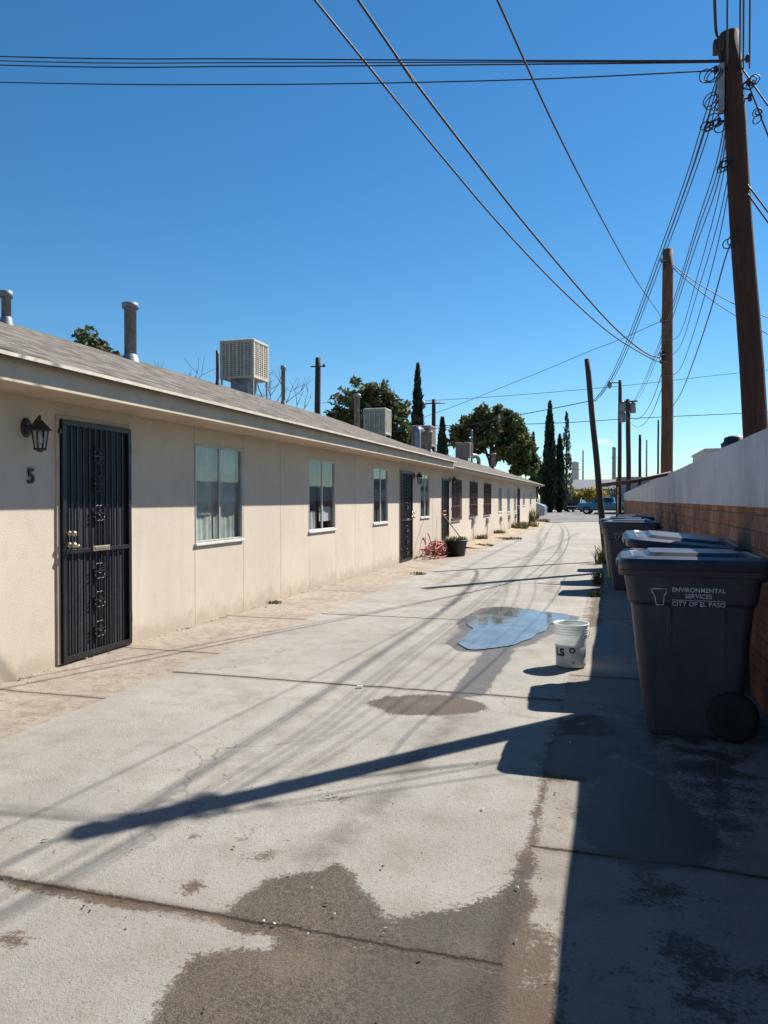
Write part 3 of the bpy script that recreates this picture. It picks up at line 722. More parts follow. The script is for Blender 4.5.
# ------------------------------------------------------------------ evaporative coolers on the ridge
def make_cooler(label, x0, x1, y0, y1, z0, z1, zr, mat, pad=None, legs=True):
    cx, cy = (x0+x1)/2, (y0+y1)/2
    t_ = thing('evaporative_cooler', label, 'rooftop cooler', (cx, cy, z0), group='coolers on the roof ridge')
    a, b_ = (x1-x0)/2, (y1-y0)/2; h = z1-z0
    c = MB(); e = .05
    for sx in (-1, 1):
        for sy in (-1, 1): c.box(min(sx*a, sx*(a-e)), max(sx*a, sx*(a-e)), min(sy*b_, sy*(b_-e)), max(sy*b_, sy*(b_-e)), .06, h-.07)
    c.box(-a, a, -b_, b_, 0, .06); c.loft([rrect(-a-.006, a+.006, -b_-.006, b_+.006, .03, h-.07), rrect(-a-.006, a+.006, -b_-.006, b_+.006, .03, h-.02), rrect(-a+.03, a-.03, -b_+.03, b_-.03, .03, h)])
    c.build('cabinet', mat, t_, .006)
    p = MB(); p.box(-a+.035, a-.035, -b_+.035, b_-.035, .06, h-.075); p.build('cooler_pad', pad or M['coolerdark'], t_)
    for (nx_, ny_) in ((0, -1), (1, 0), (0, 1), (-1, 0)):
        l = MB(); half = (a if ny_ else b_)-.05; dep = b_ if ny_ else a
        def bx(u0, u1, d0, d1, w0, w1):
            if ny_: l.box(u0, u1, min(ny_*d0, ny_*d1), max(ny_*d0, ny_*d1), w0, w1)
            else: l.box(min(nx_*d0, nx_*d1), max(nx_*d0, nx_*d1), u0, u1, w0, w1)
        k = 8 if ny_ else 6
        for i in range(k+1):
            u = -half+2*half*i/k; ww = .012 if i % 2 else .022; bx(max(u-ww, -half), min(u+ww, half), dep-.03, dep-.004, .06, h-.07)
        for j in range(16):
            z = .08+(h-.17)*j/15; bx(-half, half, dep-.033, dep-.012, z-.008, z+.014)
        l.build('louvre_panel', mat, t_)
    lg = []
    for sx in (-1, 1):
        for sy in (-1, 1):
            g = MB(); gx, gy = sx*(a-.03), sy*(b_-.03)
            zf = zr(cx+gx)-z0; g.box(gx-.015, gx+.015, gy-.015, gy+.015, min(zf-.02, -.05), 0); g.build('leg', M['galv'], t_)
    d = MB(); d.box(-a*.55, a*.45, -b_*.6, b_*.6, zr(cx)-z0-.35, 0); d.build('duct', M['galvdark'], t_)
    return t_
make_cooler('large beige evaporative cooler on legs on the near roof, closest of the coolers', -8.0, -7.2, 14.6, 15.33, 4.0, 4.83, rz1 if True else None, M['cooler'])
zr2 = lambda x: rz2(x) if x > RX else 2*rz2(RX)-0-rz2(2*RX-x)+(-2*(rz2(RX)-rz2(2*RX-x)))+0 if False else rz2(RX)-abs(x-RX)*.345
make_cooler('pale cooler low on the ridge in front of the round dark pine', -7.98, -7.2, 24.4, 25.1, 3.62, 4.5, zr2, M['cooler'])
make_cooler('faded pinkish cooler beside grey ductwork under the tall lone cypress', -8.1, -7.25, 31.3, 32.2, 3.7, 4.57, zr2, M['coolpink'], M['coolpink'])
make_cooler('farthest small pinkish cooler beside a grey duct in front of the wide pine', -8.0, -7.2, 40.4, 41.3, 3.7, 4.5, zr2, M['coolpink'], M['coolpink'])
def elbow(label, pts, r):
    d = MB(); d.tube(spline(pts, 6), r, 12); o = d.build('air_duct', M['silver']); tag(o, label, 'duct', 'ducts on the far roof'); return o
elbow('grey duct standing left of the faded cooler under the tall lone cypress', [(-7.55, 30.3, 3.4), (-7.55, 30.3, 4.2), (-7.58, 30.6, 4.33), (-7.6, 31.25, 4.3)], .12)
elbow('grey duct beside the farthest small cooler in front of the wide pine', [(-7.3, 41.4, 3.85), (-7.15, 41.9, 3.85), (-7.05, 42.2, 3.7), (-7.05, 42.3, 3.4)], .11)

# ------------------------------------------------------------------ block wall and metal sheets
bw = MB(); bw.box(1.0, 1.17, -5, 60, -.05, 1.425); wl = bw.build('block_wall', M['block'], None, .004)
tag(wl, 'low brown block wall along the right side of the alley', 'wall')
st = thing('sheet_fence', 'grey metal sheets standing on top of the brown block wall', 'fence', (.984, 0, 1.43))
edges = [-5, -1.2, 1.8, 5.5, 9.22, 13.0, 16.8, 20.5, 24.2, 28.0, 33.0, 38, 44, 52, 60]
for i, (a, b_) in enumerate(zip(edges, edges[1:])):
    p = MB(); h0 = .463+random.uniform(-.008, .008); h1 = h0+random.uniform(-.012, .012); z0 = -.062+random.uniform(0, .012)
    nseg = 12; ring = []
    for k in range(nseg+1):
        y = a+.004+(b_-a-.008)*k/nseg; xo = -.008*(.5+.5*math.sin(k*1.3+i*2))-(i % 2)*.004
        ring.append([(xo, y, z0), (xo+.012, y, z0), (xo+.012, y, h0+(h1-h0)*k/nseg), (xo, y, h0+(h1-h0)*k/nseg)])
    p.loft(ring); p.build('metal_sheet', M['sheet'], st)
for y in edges[:-1]: ps = MB(); ps.box(.02, .075, y-.025, y+.025, -.014, .40); ps.build('post', M['galv'], st)

# ------------------------------------------------------------------ wheeled bins
def make_bin():
    t_ = thing('wheeled_bin', 'dark wheeled bin', 'rubbish bin', (0, 0, 0), group='dark city bins along the wall')
    b_ = MB(); rg = []
    for z, x0, x1, hw, r in ((0.0, .205, .70, .25, .05), (.03, .19, .715, .255, .06), (.40, .14, .75, .28, .06), (.775, .10, .785, .30, .06), (.79, .082, .80, .315, .065), (.90, .062, .82, .322, .065), (.955, .058, .83, .325, .065)):
        rg.append(rrect(x0, x1, -hw, hw, r, z, 6))
    b_.loft(rg, 0, False, True, False)
    # rolled rim
    rr = []
    for z, g in ((.945, .0), (.945, .03), (.985, .032), (.99, .0), (.985, -.02)): rr.append(rrect(.055-g, .835+g, -.325-g*.7, .325+g*.7, .07, z, 6))
    b_.loft(rr, 0, False, False, False)
    # shallow panels pressed into the long sides
    for sy in (-1, 1):
        for xa, xb in ((.30, .33), (.60, .63)):
            b_.loft([[(xa, sy*.263, .16), (xb, sy*.263, .16), (xb, sy*.24, .16), (xa, sy*.24, .16)], [(xa, sy*.304, .76), (xb, sy*.304, .76), (xb, sy*.28, .76), (xa, sy*.28, .76)]])
    body = b_.build('body', M['bin'], t_, .006)
    inn = MB(); inn.loft([rrect(.22, .69, -.235, .235, .05, .02), rrect(.075, .81, -.31, .31, .06, .97)], 0, False, True, False); inn.build('liner', M['bin'], body, fix=False)
    l = MB()   # lid: dome with raised border, hinged at x=.87; local origin on the hinge line
    L = .835
    l.loft([rrect(-L-.015, .01, -.365, .365, .07, -.045, 6), rrect(-L-.02, .012, -.368, .368, .07, -.01, 6), rrect(-L, .0, -.35, .35, .07, .016, 6), rrect(-L+.06, -.05, -.30, .30, .06, .03, 6), rrect(-L+.075, -.07, -.285, .285, .05, .022, 6), rrect(-L+.14, -.12, -.235, .235, .05, .026, 6), rrect(-L+.17, -.15, -.21, .21, .05, .048, 6)], 0, False, True, True)
    lid = l.build('lid', M['binlid'], t_, .004); lid.location = (.875, 0, 1.03)
    lip = MB(); lip.box(-L-.03, -L-.012, -.12, .12, -.05, -.01); lip.build('lid_grip', M['binlid'], lid, .008)
    h = MB(); h.tube(spline([(.82, -.27, .93), (.90, -.27, .96), (.925, -.25, .97), (.925, 0, .97), (.925, .25, .97), (.90, .27, .96), (.82, .27, .93)], 5), .015, 8); h.build('handle', M['bin'], t_)
    for sy in (-1, 1):
        wv = MB()
        base = len(wv.v); prof = [(.05, -.028), (.105, -.03), (.135, -.026), (.145, 0), (.135, .026), (.105, .03), (.05, .028)]
        for q, yo in prof:
            for k in range(24): wv.v.append((.665+q*math.cos(6.283*k/24), sy*.30+yo, .146+q*math.sin(6.283*k/24)))
        for i in range(len(prof)-1):
            for k in range(24):
                A_ = base+i*24+k; B_ = base+i*24+(k+1) % 24; wv.face((A_, B_, B_+24, A_+24), 0, True)
        wheel = wv.build('wheel', M['tyre'], t_)
        hb = MB()
        for q0, q1 in ((.05, .0),):
            hb.prism([(.665+.052*math.cos(6.283*k/16), .146+.052*math.sin(6.283*k/16)) for k in range(16)], 'y', sy*.30-.024, sy*.30+.024)
            hb.prism([(.665+.014*math.cos(6.283*k/10), .146+.014*math.sin(6.283*k/10)) for k in range(10)], 'y', sy*.30-.034, sy*.30+.034)
        hb.build('hub', M['tyre'], wheel)
    ax = MB(); ax.tube([(.665, -.27, .146), (.665, .27, .146)], .012, 8); ax.build('axle', M['galvdark'], t_)
    # lettering on the long side
    tilt = R(90)-math.atan(.022/.11)*.0
    def put(txt, size, x, z, bold=.0006):
        q = text_mesh(txt, size, M['bintext'], body, .0015, 'lettering', bold)
        yf = -(.315+(z-.79)/.11*.007)-.0035
        q.location = (x, yf, z); q.rotation_euler = (R(90)-math.atan(.007/.11)*1, 0, 0); return q
    put('ENVIRONMENTAL', .0345, .472, .868); put('SERVICES', .0345, .472, .833); put('CITY OF EL PASO', .036, .472, .787)
    em = MB()
    ln = [(x_-.068, z_+.004) for x_, z_ in ((.362, .868), (.285, .868), (.278, .856), (.298, .825), (.306, .775), (.345, .775), (.350, .825), (.366, .856), (.362, .868))]
    for (xa, za), (xb, zb) in zip(ln, ln[1:]):
        em.tube([(xa, -.3235+.0007*(.83-za)/.05*0, za), (xb, -.3235, zb)], .0032, 5)
    em.box(.325, .618, -.3235, -.3195, .808, .811)
    em.build('emblem', M['bintext'], body)
    return t_
binA = make_bin(); binA.location = (.03, 5.14, .004); binA.scale = (1, 1.04, 1.025); binA['label'] = 'nearest dark wheeled bin with white city lettering, closed lid, against the block wall'
kids = lambda o, nm: [c for c in bpy.data.objects if c.parent == o and c.name.startswith(nm)]
binB = copy_tree(binA); binB.location = (.09, 6.40, .004); binB.rotation_euler = (0, 0, R(2)); binB['label'] = 'dark bin right behind the nearest one with its lid propped slightly open'
for c in kids(binB, 'lid'): c.rotation_euler = (R(3), R(5), 0)
binC = copy_tree(binA); binC.location = (-.13, 12.75, .004); binC.rotation_euler = (0, 0, R(-3)); binC['label'] = 'dark lettered bin standing in the middle of the row below the rusty rail'
binD = copy_tree(binA); binD.location = (-.2, 14.1, .004); binD.rotation_euler = (0, 0, R(4)); binD['label'] = 'dark bin peeking out left behind the middle bin, next to the weeds'
binE = copy_tree(binA); binE.location = (-.02, 16.6, .004); binE['label'] = 'farthest dark bin, only its lid showing over the middle bin'

# ------------------------------------------------------------------ bucket
bk = thing('bucket', 'white plastic bucket with black print standing in the alley', 'bucket', (-.315, 6.68, .006), R(0)); bk.scale = (.95, .95, .96)
m, t, b = newmat('bucket_plastic'); tc = N(t, 'ShaderNodeTexCoord').outputs['Object']
cc = mixc(t, ramp(t, noise_(t, tc, 9, 5), .45, .75), (.78, .80, .79), (.68, .70, .67)); t.links.new(cc, b.inputs['Base Color']); b.inputs['Roughness'].default_value = .38
tl = N(t, 'ShaderNodeBsdfTranslucent'); t.links.new(cc, tl.inputs['Color']); mx = N(t, 'ShaderNodeMixShader'); mx.inputs[0].default_value = .38
t.links.new(b.outputs[0], mx.inputs[1]); t.links.new(tl.outputs[0], mx.inputs[2]); t.links.new(mx.outputs[0], t.nodes['Material Output'].inputs['Surface']); M['bucket'] = m
a = MB(); RB, RT, HB = .132, .152, .385
prof = [(.0, .004), (RB-.01, .004), (RB, .012)]
for k in range(9): prof.append((RB+(RT-.006-RB)*(k+1)/9*.8, .012+.27*(k+1)/9))
for k in range(4): z = .292+k*.022; prof += [(RT-.006, z), (RT+.005, z+.002), (RT+.005, z+.006), (RT-.005, z+.008)]
prof += [(RT, HB-.012), (RT+.007, HB-.01), (RT+.007, HB), (RT-.004, HB), (RT-.008, HB-.02), (RB-.006, .02), (0, .018)]
a.lathe(prof, n=40, cap=False); bod = a.build('body', M['bucket'], bk)
def wrap(o, r0, r1, zc, ang):
    for v in o.data.vertices:
        x, y, z = v.co; zz = zc+y; r = r0+(r1-r0)*zz/.28+.0012+z; th = ang+x/r0
        v.co = (r*math.cos(th), r*math.sin(th), zz)
RR0, RR1 = RB, RB+(RT-.006-RB)*.8
view = math.atan2(-6.76, .32)
q = text_mesh('LS', .092, M['black'], bod, .0006, 'lettering', .005); wrap(q, RR0, RR1, .135, view-.78)
def mark(lg): q = lg.build('printed_mark', M['black'], bod, fix=False); wrap(q, RR0, RR1, 0, view+.08)
for rad, x0, ya, nn, kk in ((.026, 0, .16, 20, 0), (.011, .01, .055, 14, 1)):
    lg = MB(); n0 = len(lg.v)
    for rr_, zz in ((rad, .001), (rad*.55 if kk == 0 else rad*.6, .001)):
        for k in range(nn): lg.v.append((x0+rr_*math.cos(6.283*k/nn), ya+rr_*math.sin(6.283*k/nn), zz))
    for k in range(nn): lg.face((n0+k, n0+(k+1) % nn, n0+nn+(k+1) % nn, n0+nn+k))
    mark(lg)
lg = MB()
for k in range(4):
    n0 = len(lg.v); lg.v += [(.125, .095+k*.018, .001), (.142, .095+k*.018, .001), (.142, .113+k*.018, .001), (.125, .113+k*.018, .001)]; lg.face(range(n0, n0+4))
mark(lg)
hb = MB(); hb.tube(spline([(.158*math.cos(view+1.2), .158*math.sin(view+1.2), .34), (.175*math.cos(view+.8), .175*math.sin(view+.8), .22), (.172*math.cos(view), .172*math.sin(view), .165)][:1] + [(.16*math.cos(view+1.2+k*.35), .16*math.sin(view+1.2+k*.35), .34-.13*math.sin(math.pi*k/9)) for k in range(1, 10)], 4), .002, 5)
hb.build('handle', M['galv'], bk)
ct = MB(); ct.lathe([(0, .02), (RB-.008, .022), (RB+.004, .2), (0, .2)], n=32, cap=False); ct.build('contents', surf('bucket_contents', (.45, .47, .43), .6), bk)

# ------------------------------------------------------------------ utility poles
def pole(label, base, top, r0, r1, mat, cat='utility pole', group='wooden poles along the alley'):
    t_ = thing('utility_pole', label, cat, base, group=group)
    d = Vector(top)-Vector(base); p = MB(); k = 14
    pts = [d*(i/k)+Vector((.005*math.sin(i*1.1), .005*math.cos(i*.8), 0))*(0 if i in (0,) else 1) for i in range(k+1)]
    pts[0] = Vector((0, 0, -.15))
    p.tube(pts, [r0+(r1-r0)*i/k for i in range(k)]+[r1*.94], 18); p.build('shaft', mat, t_); return t_, d
pA, dA = pole('thick dark brown pole nearest the camera leaning over the sheet fence', (1.29, 6.9, -.05), (.885, 6.61, 5.125), .108, .076, M['pole'])
B0 = Vector(pA.location)
def onA(z, dx=0, dy=0): return dA*((z+.05)/(5.175))+Vector((dx, dy, 0))
g = MB(); q = onA(4.72, -.085, -.03); g.box(q.x-.022, q.x+.02, q.y-.04, q.y+.05, q.z-.21, q.z+.16); g.build('junction_box', M['galvdark'], pA, .006)
g = MB(); q = onA(5.02, -.075, -.02); g.box(q.x-.05, q.x+.03, q.y-.04, q.y+.04, q.z-.05, q.z+.05); g.build('clamp', M['rustiron'], pA, .01)
def loops(par, c, r, n, spread):
    l = MB()
    for i in range(n):
        ax = Vector((random.uniform(-.4, .4), random.uniform(-1, -.4), random.uniform(-.3, .3))).normalized(); u = ax.orthogonal().normalized(); v = ax.cross(u)
        cc_ = Vector(c)+Vector((random.uniform(-spread, spread), random.uniform(-spread, spread), random.uniform(-spread, spread))); rr = r*random.uniform(.7, 1.2)
        l.tube([cc_+u*rr*math.cos(k*.42)*random.uniform(.95, 1.05)+v*rr*.7*math.sin(k*.42) for k in range(16)], .0045, 5)
    l.build('wire_loop', M['wire'], par)
loops(pA, onA(4.78, -.16, -.05), .075, 3, .03); loops(pA, onA(4.42, -.14, -.03), .055, 5, .035); loops(pA, onA(4.1, -.1, -.05), .055, 4, .025); loops(pA, onA(3.5, -.09, -.05), .05, 2, .02)
loops(pA, onA(4.72, .14, -.03), .05, 4, .03); loops(pA, onA(4.45, .13, -.03), .045, 3, .04); loops(pA, onA(4.6, -.15, -.05), .06, 4, .06); loops(pA, onA(4.38, -.2, -.05), .04, 4, .05)
g = MB()
for z, s_ in ((4.9, 1), (4.72, 1), (4.45, -1), (4.6, 1), (4.85, -1)):
    g = MB(); q = onA(z); g.tube([q, q+Vector((s_*.12, -.02, 0))], .009, 6); g.lathe([(.01, -.03), (.017, -.018), (.012, 0), (.017, .018), (.01, .03)], tuple(q+Vector((s_*.118, -.02, 0))), 10); g.build('insulator', M['black'], pA)
pB, dB = pole('reddish brown upright pole standing behind the fence, second from the camera', (1.15, 17.0, 0), (1.13, 17.0, 6.65), .13, .108, M['pole2'])
loops(pB, (-.12, -.05, 4.45), .08, 4, .06); loops(pB, (-.03, -.12, 6.3), .06, 3, .05)
g = MB()
for z in (6.4, 5.15, 4.45, 4.3):
    g = MB(); g.tube([(-.02, -.1, z), (-.16, -.13, z)], .012, 6); g.lathe([(.015, -.04), (.03, -.02), (.02, 0), (.03, .02), (.015, .04)], (-.15, -.13, z), 10); g.build('insulator', M['galvdark'], pB)
pD, dD = pole('thin dark pole leaning left out of the alley bins', (-.08, 18.3, 0), (-.53, 18.25, 4.68), .078, .062, M['poled'])
pC, _ = pole('slim dark upright pole with a small bracket, left of the transformer pole', (.69, 60, 0), (.68, 60, 10.4), .16, .13, M['poled'])
g = MB(); g.tube([(0, 0, 10.2), (-.7, 0, 10.25)], .05, 6); g.lathe([(.05, -.3), (.16, -.15), (.16, .15), (.05, .3)], (-.75, 0, 10.1), 10); g.build('bracket', M['galvdark'], pC)
pE, _ = pole('far pole carrying small transformers near its top', (1.25, 54, 0), (1.12, 54, 8.2), .17, .15, M['poled'])
for xo, z in ((-.35, 7.7), (.32, 7.6), (-.35, 7.0)):
    g = MB(); g.lathe([(.1, -.35), (.2, -.32), (.2, .3), (.1, .36), (.03, .45)], (-.12+xo, 0, z), 12); g.build('transformer', M['galvdark'], pE)
g = MB(); g.tube([(-.7, 0, 8.05), (.5, 0, 8.05)], .06, 6); g.build('crossarm', M['poled'], pE)
pF, _ = pole('short distant pole between the transformer pole and the reddish pole', (2.85, 80, -.06), (2.83, 80, 7.9), .16, .13, M['poled'])
pG, _ = pole('distant thin pole just left of the reddish pole', (5.4, 95, -.06), (5.4, 95, 10.8), .13, .1, M['poled'])
pH, _ = pole('dark pole behind the near roof, left of the round pine', (-11.9, 30, -.06), (-11.82, 30, 7.4), .15, .12, M['poled'])
g = MB(); g.tube([(-.25, 0, 7.1), (.35, 0, 7.1)], .03, 6); g.lathe([(.03, 0), (.07, .06), (.03, .14)], (.35, 0, 7.05), 8); g.build('crossarm', M['poled'], pH)
pI, _ = pole('dark pole behind the far roof next to the faded cooler', (-8.7, 38, 0) if False else (-11.2, 49.2, -.06), (-11.2, 49.2, 8.05), .16, .13, M['poled'])
g = MB(); g.tube([(-.6, 0, 7.85), (.75, 0, 7.85)], .05, 6); g.lathe([(.06, 0), (.2, .1), (.2, .45), (.08, .55)], (-.75, 0, 7.5), 8); g.build('crossarm', M['galvdark'], pI)

# ------------------------------------------------------------------ overhead wires
def cable(label, pts, r, ext0=0, ext1=0, group='overhead cables', name='overhead_cable'):
    P = [Vector(p) for p in pts]
    if ext0: P = [P[0]+(P[0]-P[1]).normalized()*ext0] + P
    if ext1: P = P+[P[-1]+(P[-1]-P[-2]).normalized()*ext1]
    o_ = Vector(P[0]); c = MB(); c.tube([p-o_ for p in spline(P, 7)], r, 6); o = c.build(name, M['wire'], fix=False, loc=tuple(o_)); tag(o, label, 'cable', group); return o
cable('thick left one of the two cables sweeping down from the top to the reddish pole', [(-2.41, 6.06, 5.65), (-2.12, 6.98, 5.42), (-1.77, 8.05, 5.14), (-1.32, 9.44, 4.82), (-.71, 11.32, 4.49), (-.01, 13.46, 4.24), (.69, 15.65, 4.2), (1.03, 16.9, 4.28)], .011, 11)
cable('thick right one of the two cables sweeping down from the top to the reddish pole', [(-2.08, 6.15, 5.68), (-1.88, 6.84, 5.48), (-1.54, 7.99, 5.22), (-.99, 9.84, 4.85), (-.17, 12.62, 4.41), (.33, 14.3, 4.25), (.73, 15.65, 4.23), (1.03, 16.9, 4.4)], .013, 11)
cable('thin single wire falling steeply from the top centre to the reddish pole', [(-.78, .87, 3.55), (-.64, 2.17, 3.62), (-.5, 3.47, 3.69), (-.32, 5.02, 3.75), (-.01, 7.59, 3.95), (.34, 10.51, 4.25), (.8, 14.41, 4.77), (1.04, 16.9, 5.14)], .006, 8)
for i, (dx, dz) in enumerate(((-.01, .01), (.01, -.03), (.035, .03), (.06, 0))):
    cable('one of the parallel wires fanning from the near pole to the leaning pole', [(.84, 6.6, 4.9+dz*2), (.80+dx, 7.4, 4.83+dz), (.72+dx, 8.4, 4.66+dz), (.53+dx, 10.13, 4.35+dz), (.26+dx, 12.47, 3.92+dz), (-.01+dx, 14.81, 3.68+dz), (-.31+dx*.6, 17.38, 3.64+dz), (-.46, 18.2, 3.7)], .0055, group='wires to the leaning pole')
for i, (dz, zs) in enumerate(((.1, 4.75), (-.13, 4.5), (0, 4.62))):
    cable('one of the wires passing behind the reddish pole to the far poles', [(.9, 6.6, zs), (.97, 7.92, zs-.06), (.98, 10.0, 4.62+dz), (.98, 13.88, 4.58+dz), (.99, 20.24, 4.78+dz), (1.01, 28.65, 5.26+dz), (1.03, 39.8, 6.2), (1.1, 54, 7.4)], .006, group='wires along the pole line')
for lab, zA, zM, zB in (('slack wire dipping between the near pole and the reddish pole, uppermost of three', 4.55, 4.0, 4.75), ('slack wire dipping between the near pole and the reddish pole, middle of three', 4.3, 3.8, 4.4), ('slack wire dipping between the near pole and the reddish pole, lowest of three', 4.2, 3.45, 4.0)):
    cable(lab, [(.95, 6.7, zA), (.98, 8.0, zA*.55+zM*.45), (1.0, 10.0, zM+.12), (1.03, 12.3, zM), (1.08, 14.6, zM*.6+zB*.4), (1.1, 16.88, zB)], .0045)
for lab, zA, xe in (('thin wire from the middle of the reddish pole to the transformer pole, upper', 4.35, 1.2), ('thin wire from the middle of the reddish pole to the transformer pole, lower', 4.0, .95)):
    cable(lab, [(1.12, 17.1, zA), (1.13, 24, zA-.1), (1.14, 34, zA+.5), (1.15, 45, zA+1.7), (xe, 54, zA+3.1)], .009)
cable('low sagging wire from the near pole to the middle of the reddish pole', [(.98, 6.68, 3.62), (.98, 7.37, 3.6), (1.0, 8.57, 3.42), (1.04, 10.55, 3.26), (1.09, 13.31, 3.14), (1.12, 16.9, 3.2)], .0065)
cable('upper one of two wires leaving the top of the reddish pole to the right', [(1.15, 16.92, 6.38), (1.58, 17.16, 6.07), (2.0, 17.38, 5.83), (2.53, 17.67, 5.58), (3.23, 18.05, 5.33)], .009, 0, 9)
cable('lower one of two wires leaving the top of the reddish pole to the right', [(1.15, 16.92, 6.33), (1.58, 17.16, 5.97), (2.0, 17.38, 5.66), (2.53, 17.67, 5.34), (3.23, 18.05, 4.98)], .009, 0, 7)
cable('thin wire slanting left from the reddish pole down past the leaning pole top', [(1.05, 16.9, 5.16), (.95, 16.96, 5.14), (.2, 17.76, 4.99), (-.47, 18.47, 4.9), (-1.73, 19.82, 4.69), (-3.6, 21.82, 4.41), (-5.14, 23.46, 4.2), (-13, 33, 3.5)], .006)
cable('wire from the leaning pole left towards the wide pine', [(-.46, 18.2, 3.7), (-1.44, 19.26, 3.67), (-2.58, 20.49, 3.65), (-5.08, 23.18, 3.65), (-14, 33, 4.3)], .01)
cable('lower one of two far level wires crossing the sky above the alley end', [(40, 100, 12.4), (17.99, 100, 11.85), (3.53, 100, 11.58), (-9.99, 100, 11.22), (-40, 100, 11.6)], .045)
cable('upper faint one of two far level wires crossing the sky', [(40, 100, 17.8), (17.95, 100, 16.84), (-1.28, 100, 15.51), (-21.9, 100, 14.76), (-40, 100, 15.0)], .03)
cable('uppermost of the four level wires crossing the sky from the near pole', [(.84, 6.6, 4.92), (.7, 6.6, 4.935), (-.92, 6.6, 5.2), (-3.29, 6.6, 5.6), (-6.19, 6.6, 6.1), (-14, 6.6, 7.6)], .006)
cable('second from top of the four level wires crossing the sky from the near pole', [(.84, 6.6, 4.915), (.7, 6.6, 4.928), (-.92, 6.6, 5.185), (-3.29, 6.6, 5.565), (-6.19, 6.6, 6.055), (-14, 6.6, 7.55)], .005)
cable('third from top of the four level wires crossing the sky from the near pole', [(.84, 6.6, 4.91), (.7, 6.6, 4.92), (-.92, 6.6, 5.165), (-3.29, 6.6, 5.53), (-6.19, 6.6, 6.01), (-14, 6.6, 7.5)], .006)
cable('lowest of the four level wires crossing the sky from the near pole', [(.84, 6.6, 4.84), (.7, 6.6, 4.85), (-.92, 6.6, 5.03), (-3.29, 6.6, 5.36), (-6.19, 6.6, 5.83), (-14, 6.6, 7.2)], .0055)
cable('upper wire leaving the near pole head steeply to the right edge', [(1.02, 6.6, 4.76), (1.18, 6.65, 4.53)], .0065, 0, 4)
cable('lower wire leaving the near pole head steeply to the right edge', [(1.02, 6.6, 4.72), (1.18, 6.65, 4.3)], .0065, 0, 3)
cable('short wire leaving the middle of the near pole to the right edge', [(1.03, 6.62, 3.92), (1.18, 6.64, 3.7)], .0065, 0, 2.2)
cable('twin short wire below it leaving the middle of the near pole to the right', [(1.03, 6.62, 3.85), (1.18, 6.64, 3.62)], .0065, 0, 2.0)
cable('thick bundled cable rising from the left of the near pole head out of the picture', [(.82, 6.58, 4.9), (.80, 6.52, 5.04), (.735, 6.2, 5.06), (.45, 4, 5.04), (-.3, -2, 5.1), (-1.5, -12, 5.6)], .012)
for x0, lab, y1 in ((.885, 'wire rising from behind the near pole top out of the picture', 6.7), (.965, 'left of the two close wires rising right of the near pole', 6.6), (.99, 'right of the two close wires rising right of the near pole', 6.6), (1.035, 'rightmost wire rising from the near pole out of the picture', 6.6)):
    cable(lab, [(x0, y1, 4.82), (x0*4.2/y1, 4.2, 4.83), (-x0*2/y1, -2, 5.0), (-x0*12/y1, -12, 5.6)], .0065)

# ------------------------------------------------------------------ rusty rail with post, by the bins
ra = thing('pipe_rail', 'rusty pipe rail reaching from the fence top over the bins', 'rail', (.12, 14.3, 0))
g = MB(); g.tube([(-.27, .1, 1.69), (.3, .1, 1.76), (.92, .1, 1.90)], .035, 10); g.build('rail', M['rust'], ra)
g = MB(); g.tube([(0, .1, 0), (0, .1, 1.7)], .02, 8); g.build('post', M['rust'], ra)

# ------------------------------------------------------------------ things by the doors
hs = MB(); pts = []
rh = random.Random(4); cx_ = cy_ = 0
for k in range(230):
    a = k*.31; lp = k//20
    if k % 20 == 0: cx_, cy_ = rh.uniform(-.16, .16), rh.uniform(-.75, .75); rx_, ry_, tl_ = rh.uniform(.12, .3), rh.uniform(.25, .62), rh.uniform(-.5, .5)
    pts.append((cx_+rx_*math.cos(a), cy_+ry_*math.sin(a), max(.02, .06+.10*abs(math.sin(k*.17))+tl_*.28*math.cos(a+1)+.0006*k)))
hs.tube(spline(pts, 3), .014, 6)
hs.tube(spline([(-.2, -.35, .05), (-.28, -.3, .3), (-.32, -.1, .52), (-.33, .1, .56), (-.32, .28, .45), (-.28, .4, .2), (-.2, .5, .04), (.15, .3, .03), (.25, -.5, .03), (.05, -1.1, .02), (-.1, -1.4, .02)], 6), .014, 6)
o = hs.build('garden_hose', M['hose'], loc=(-4.12, 18.75, .01)); tag(o, 'tangled red garden hose piled by the wall right of the second door', 'hose')
pt = thing('plant_pot', 'black plastic pot of green weeds standing near the dark doorway', 'plant pot', (-3.72, 18.95, .004))
g = MB(); g.lathe([(.2, 0), (.215, .02), (.265, .36), (.295, .365), (.295, .41), (.27, .41), (.25, .33), (0, .33)], n=24, cap=False); g.build('pot', M['pot'], pt)
def blades(mb, n, rad, h, lean=.5, wd=.012, mat=(0, 1), z0=0):
    for i in range(n):
        a = random.random()*6.283; r_ = rad*math.sqrt(random.random()); x, y = r_*math.cos(a), r_*math.sin(a)
        hh = h*random.uniform(.4, 1.1); d = random.random()*6.283; l = hh*lean*random.random(); ww = wd*random.uniform(.6, 1.4); px_, py_ = -math.sin(d)*ww, math.cos(d)*ww
        n0 = len(mb.v); ex_, ey_ = x+l*math.cos(d), y+l*math.sin(d)
        mb.v += [(x-px_, y-py_, z0), (x+px_, y+py_, z0), ((x+ex_)/2+px_*.9, (y+ey_)/2+py_*.9, z0+hh*.65), ((x+ex_)/2-px_*.9, (y+ey_)/2-py_*.9, z0+hh*.65), (ex_, ey_, z0+hh)]
        k = random.choice(mat); mb.face((n0, n0+1, n0+2, n0+3), k); mb.face((n0+3, n0+2, n0+4), k)
g = MB(); g.lathe([(0, .331), (.245, .332)], n=20, cap=False); blades(g, 200, .24, .17, 1.2, .014, (1, 1, 2), .33); g.build('weeds', [M['soil'], M['leaf'], M['leaf2']], pt, fix=False)
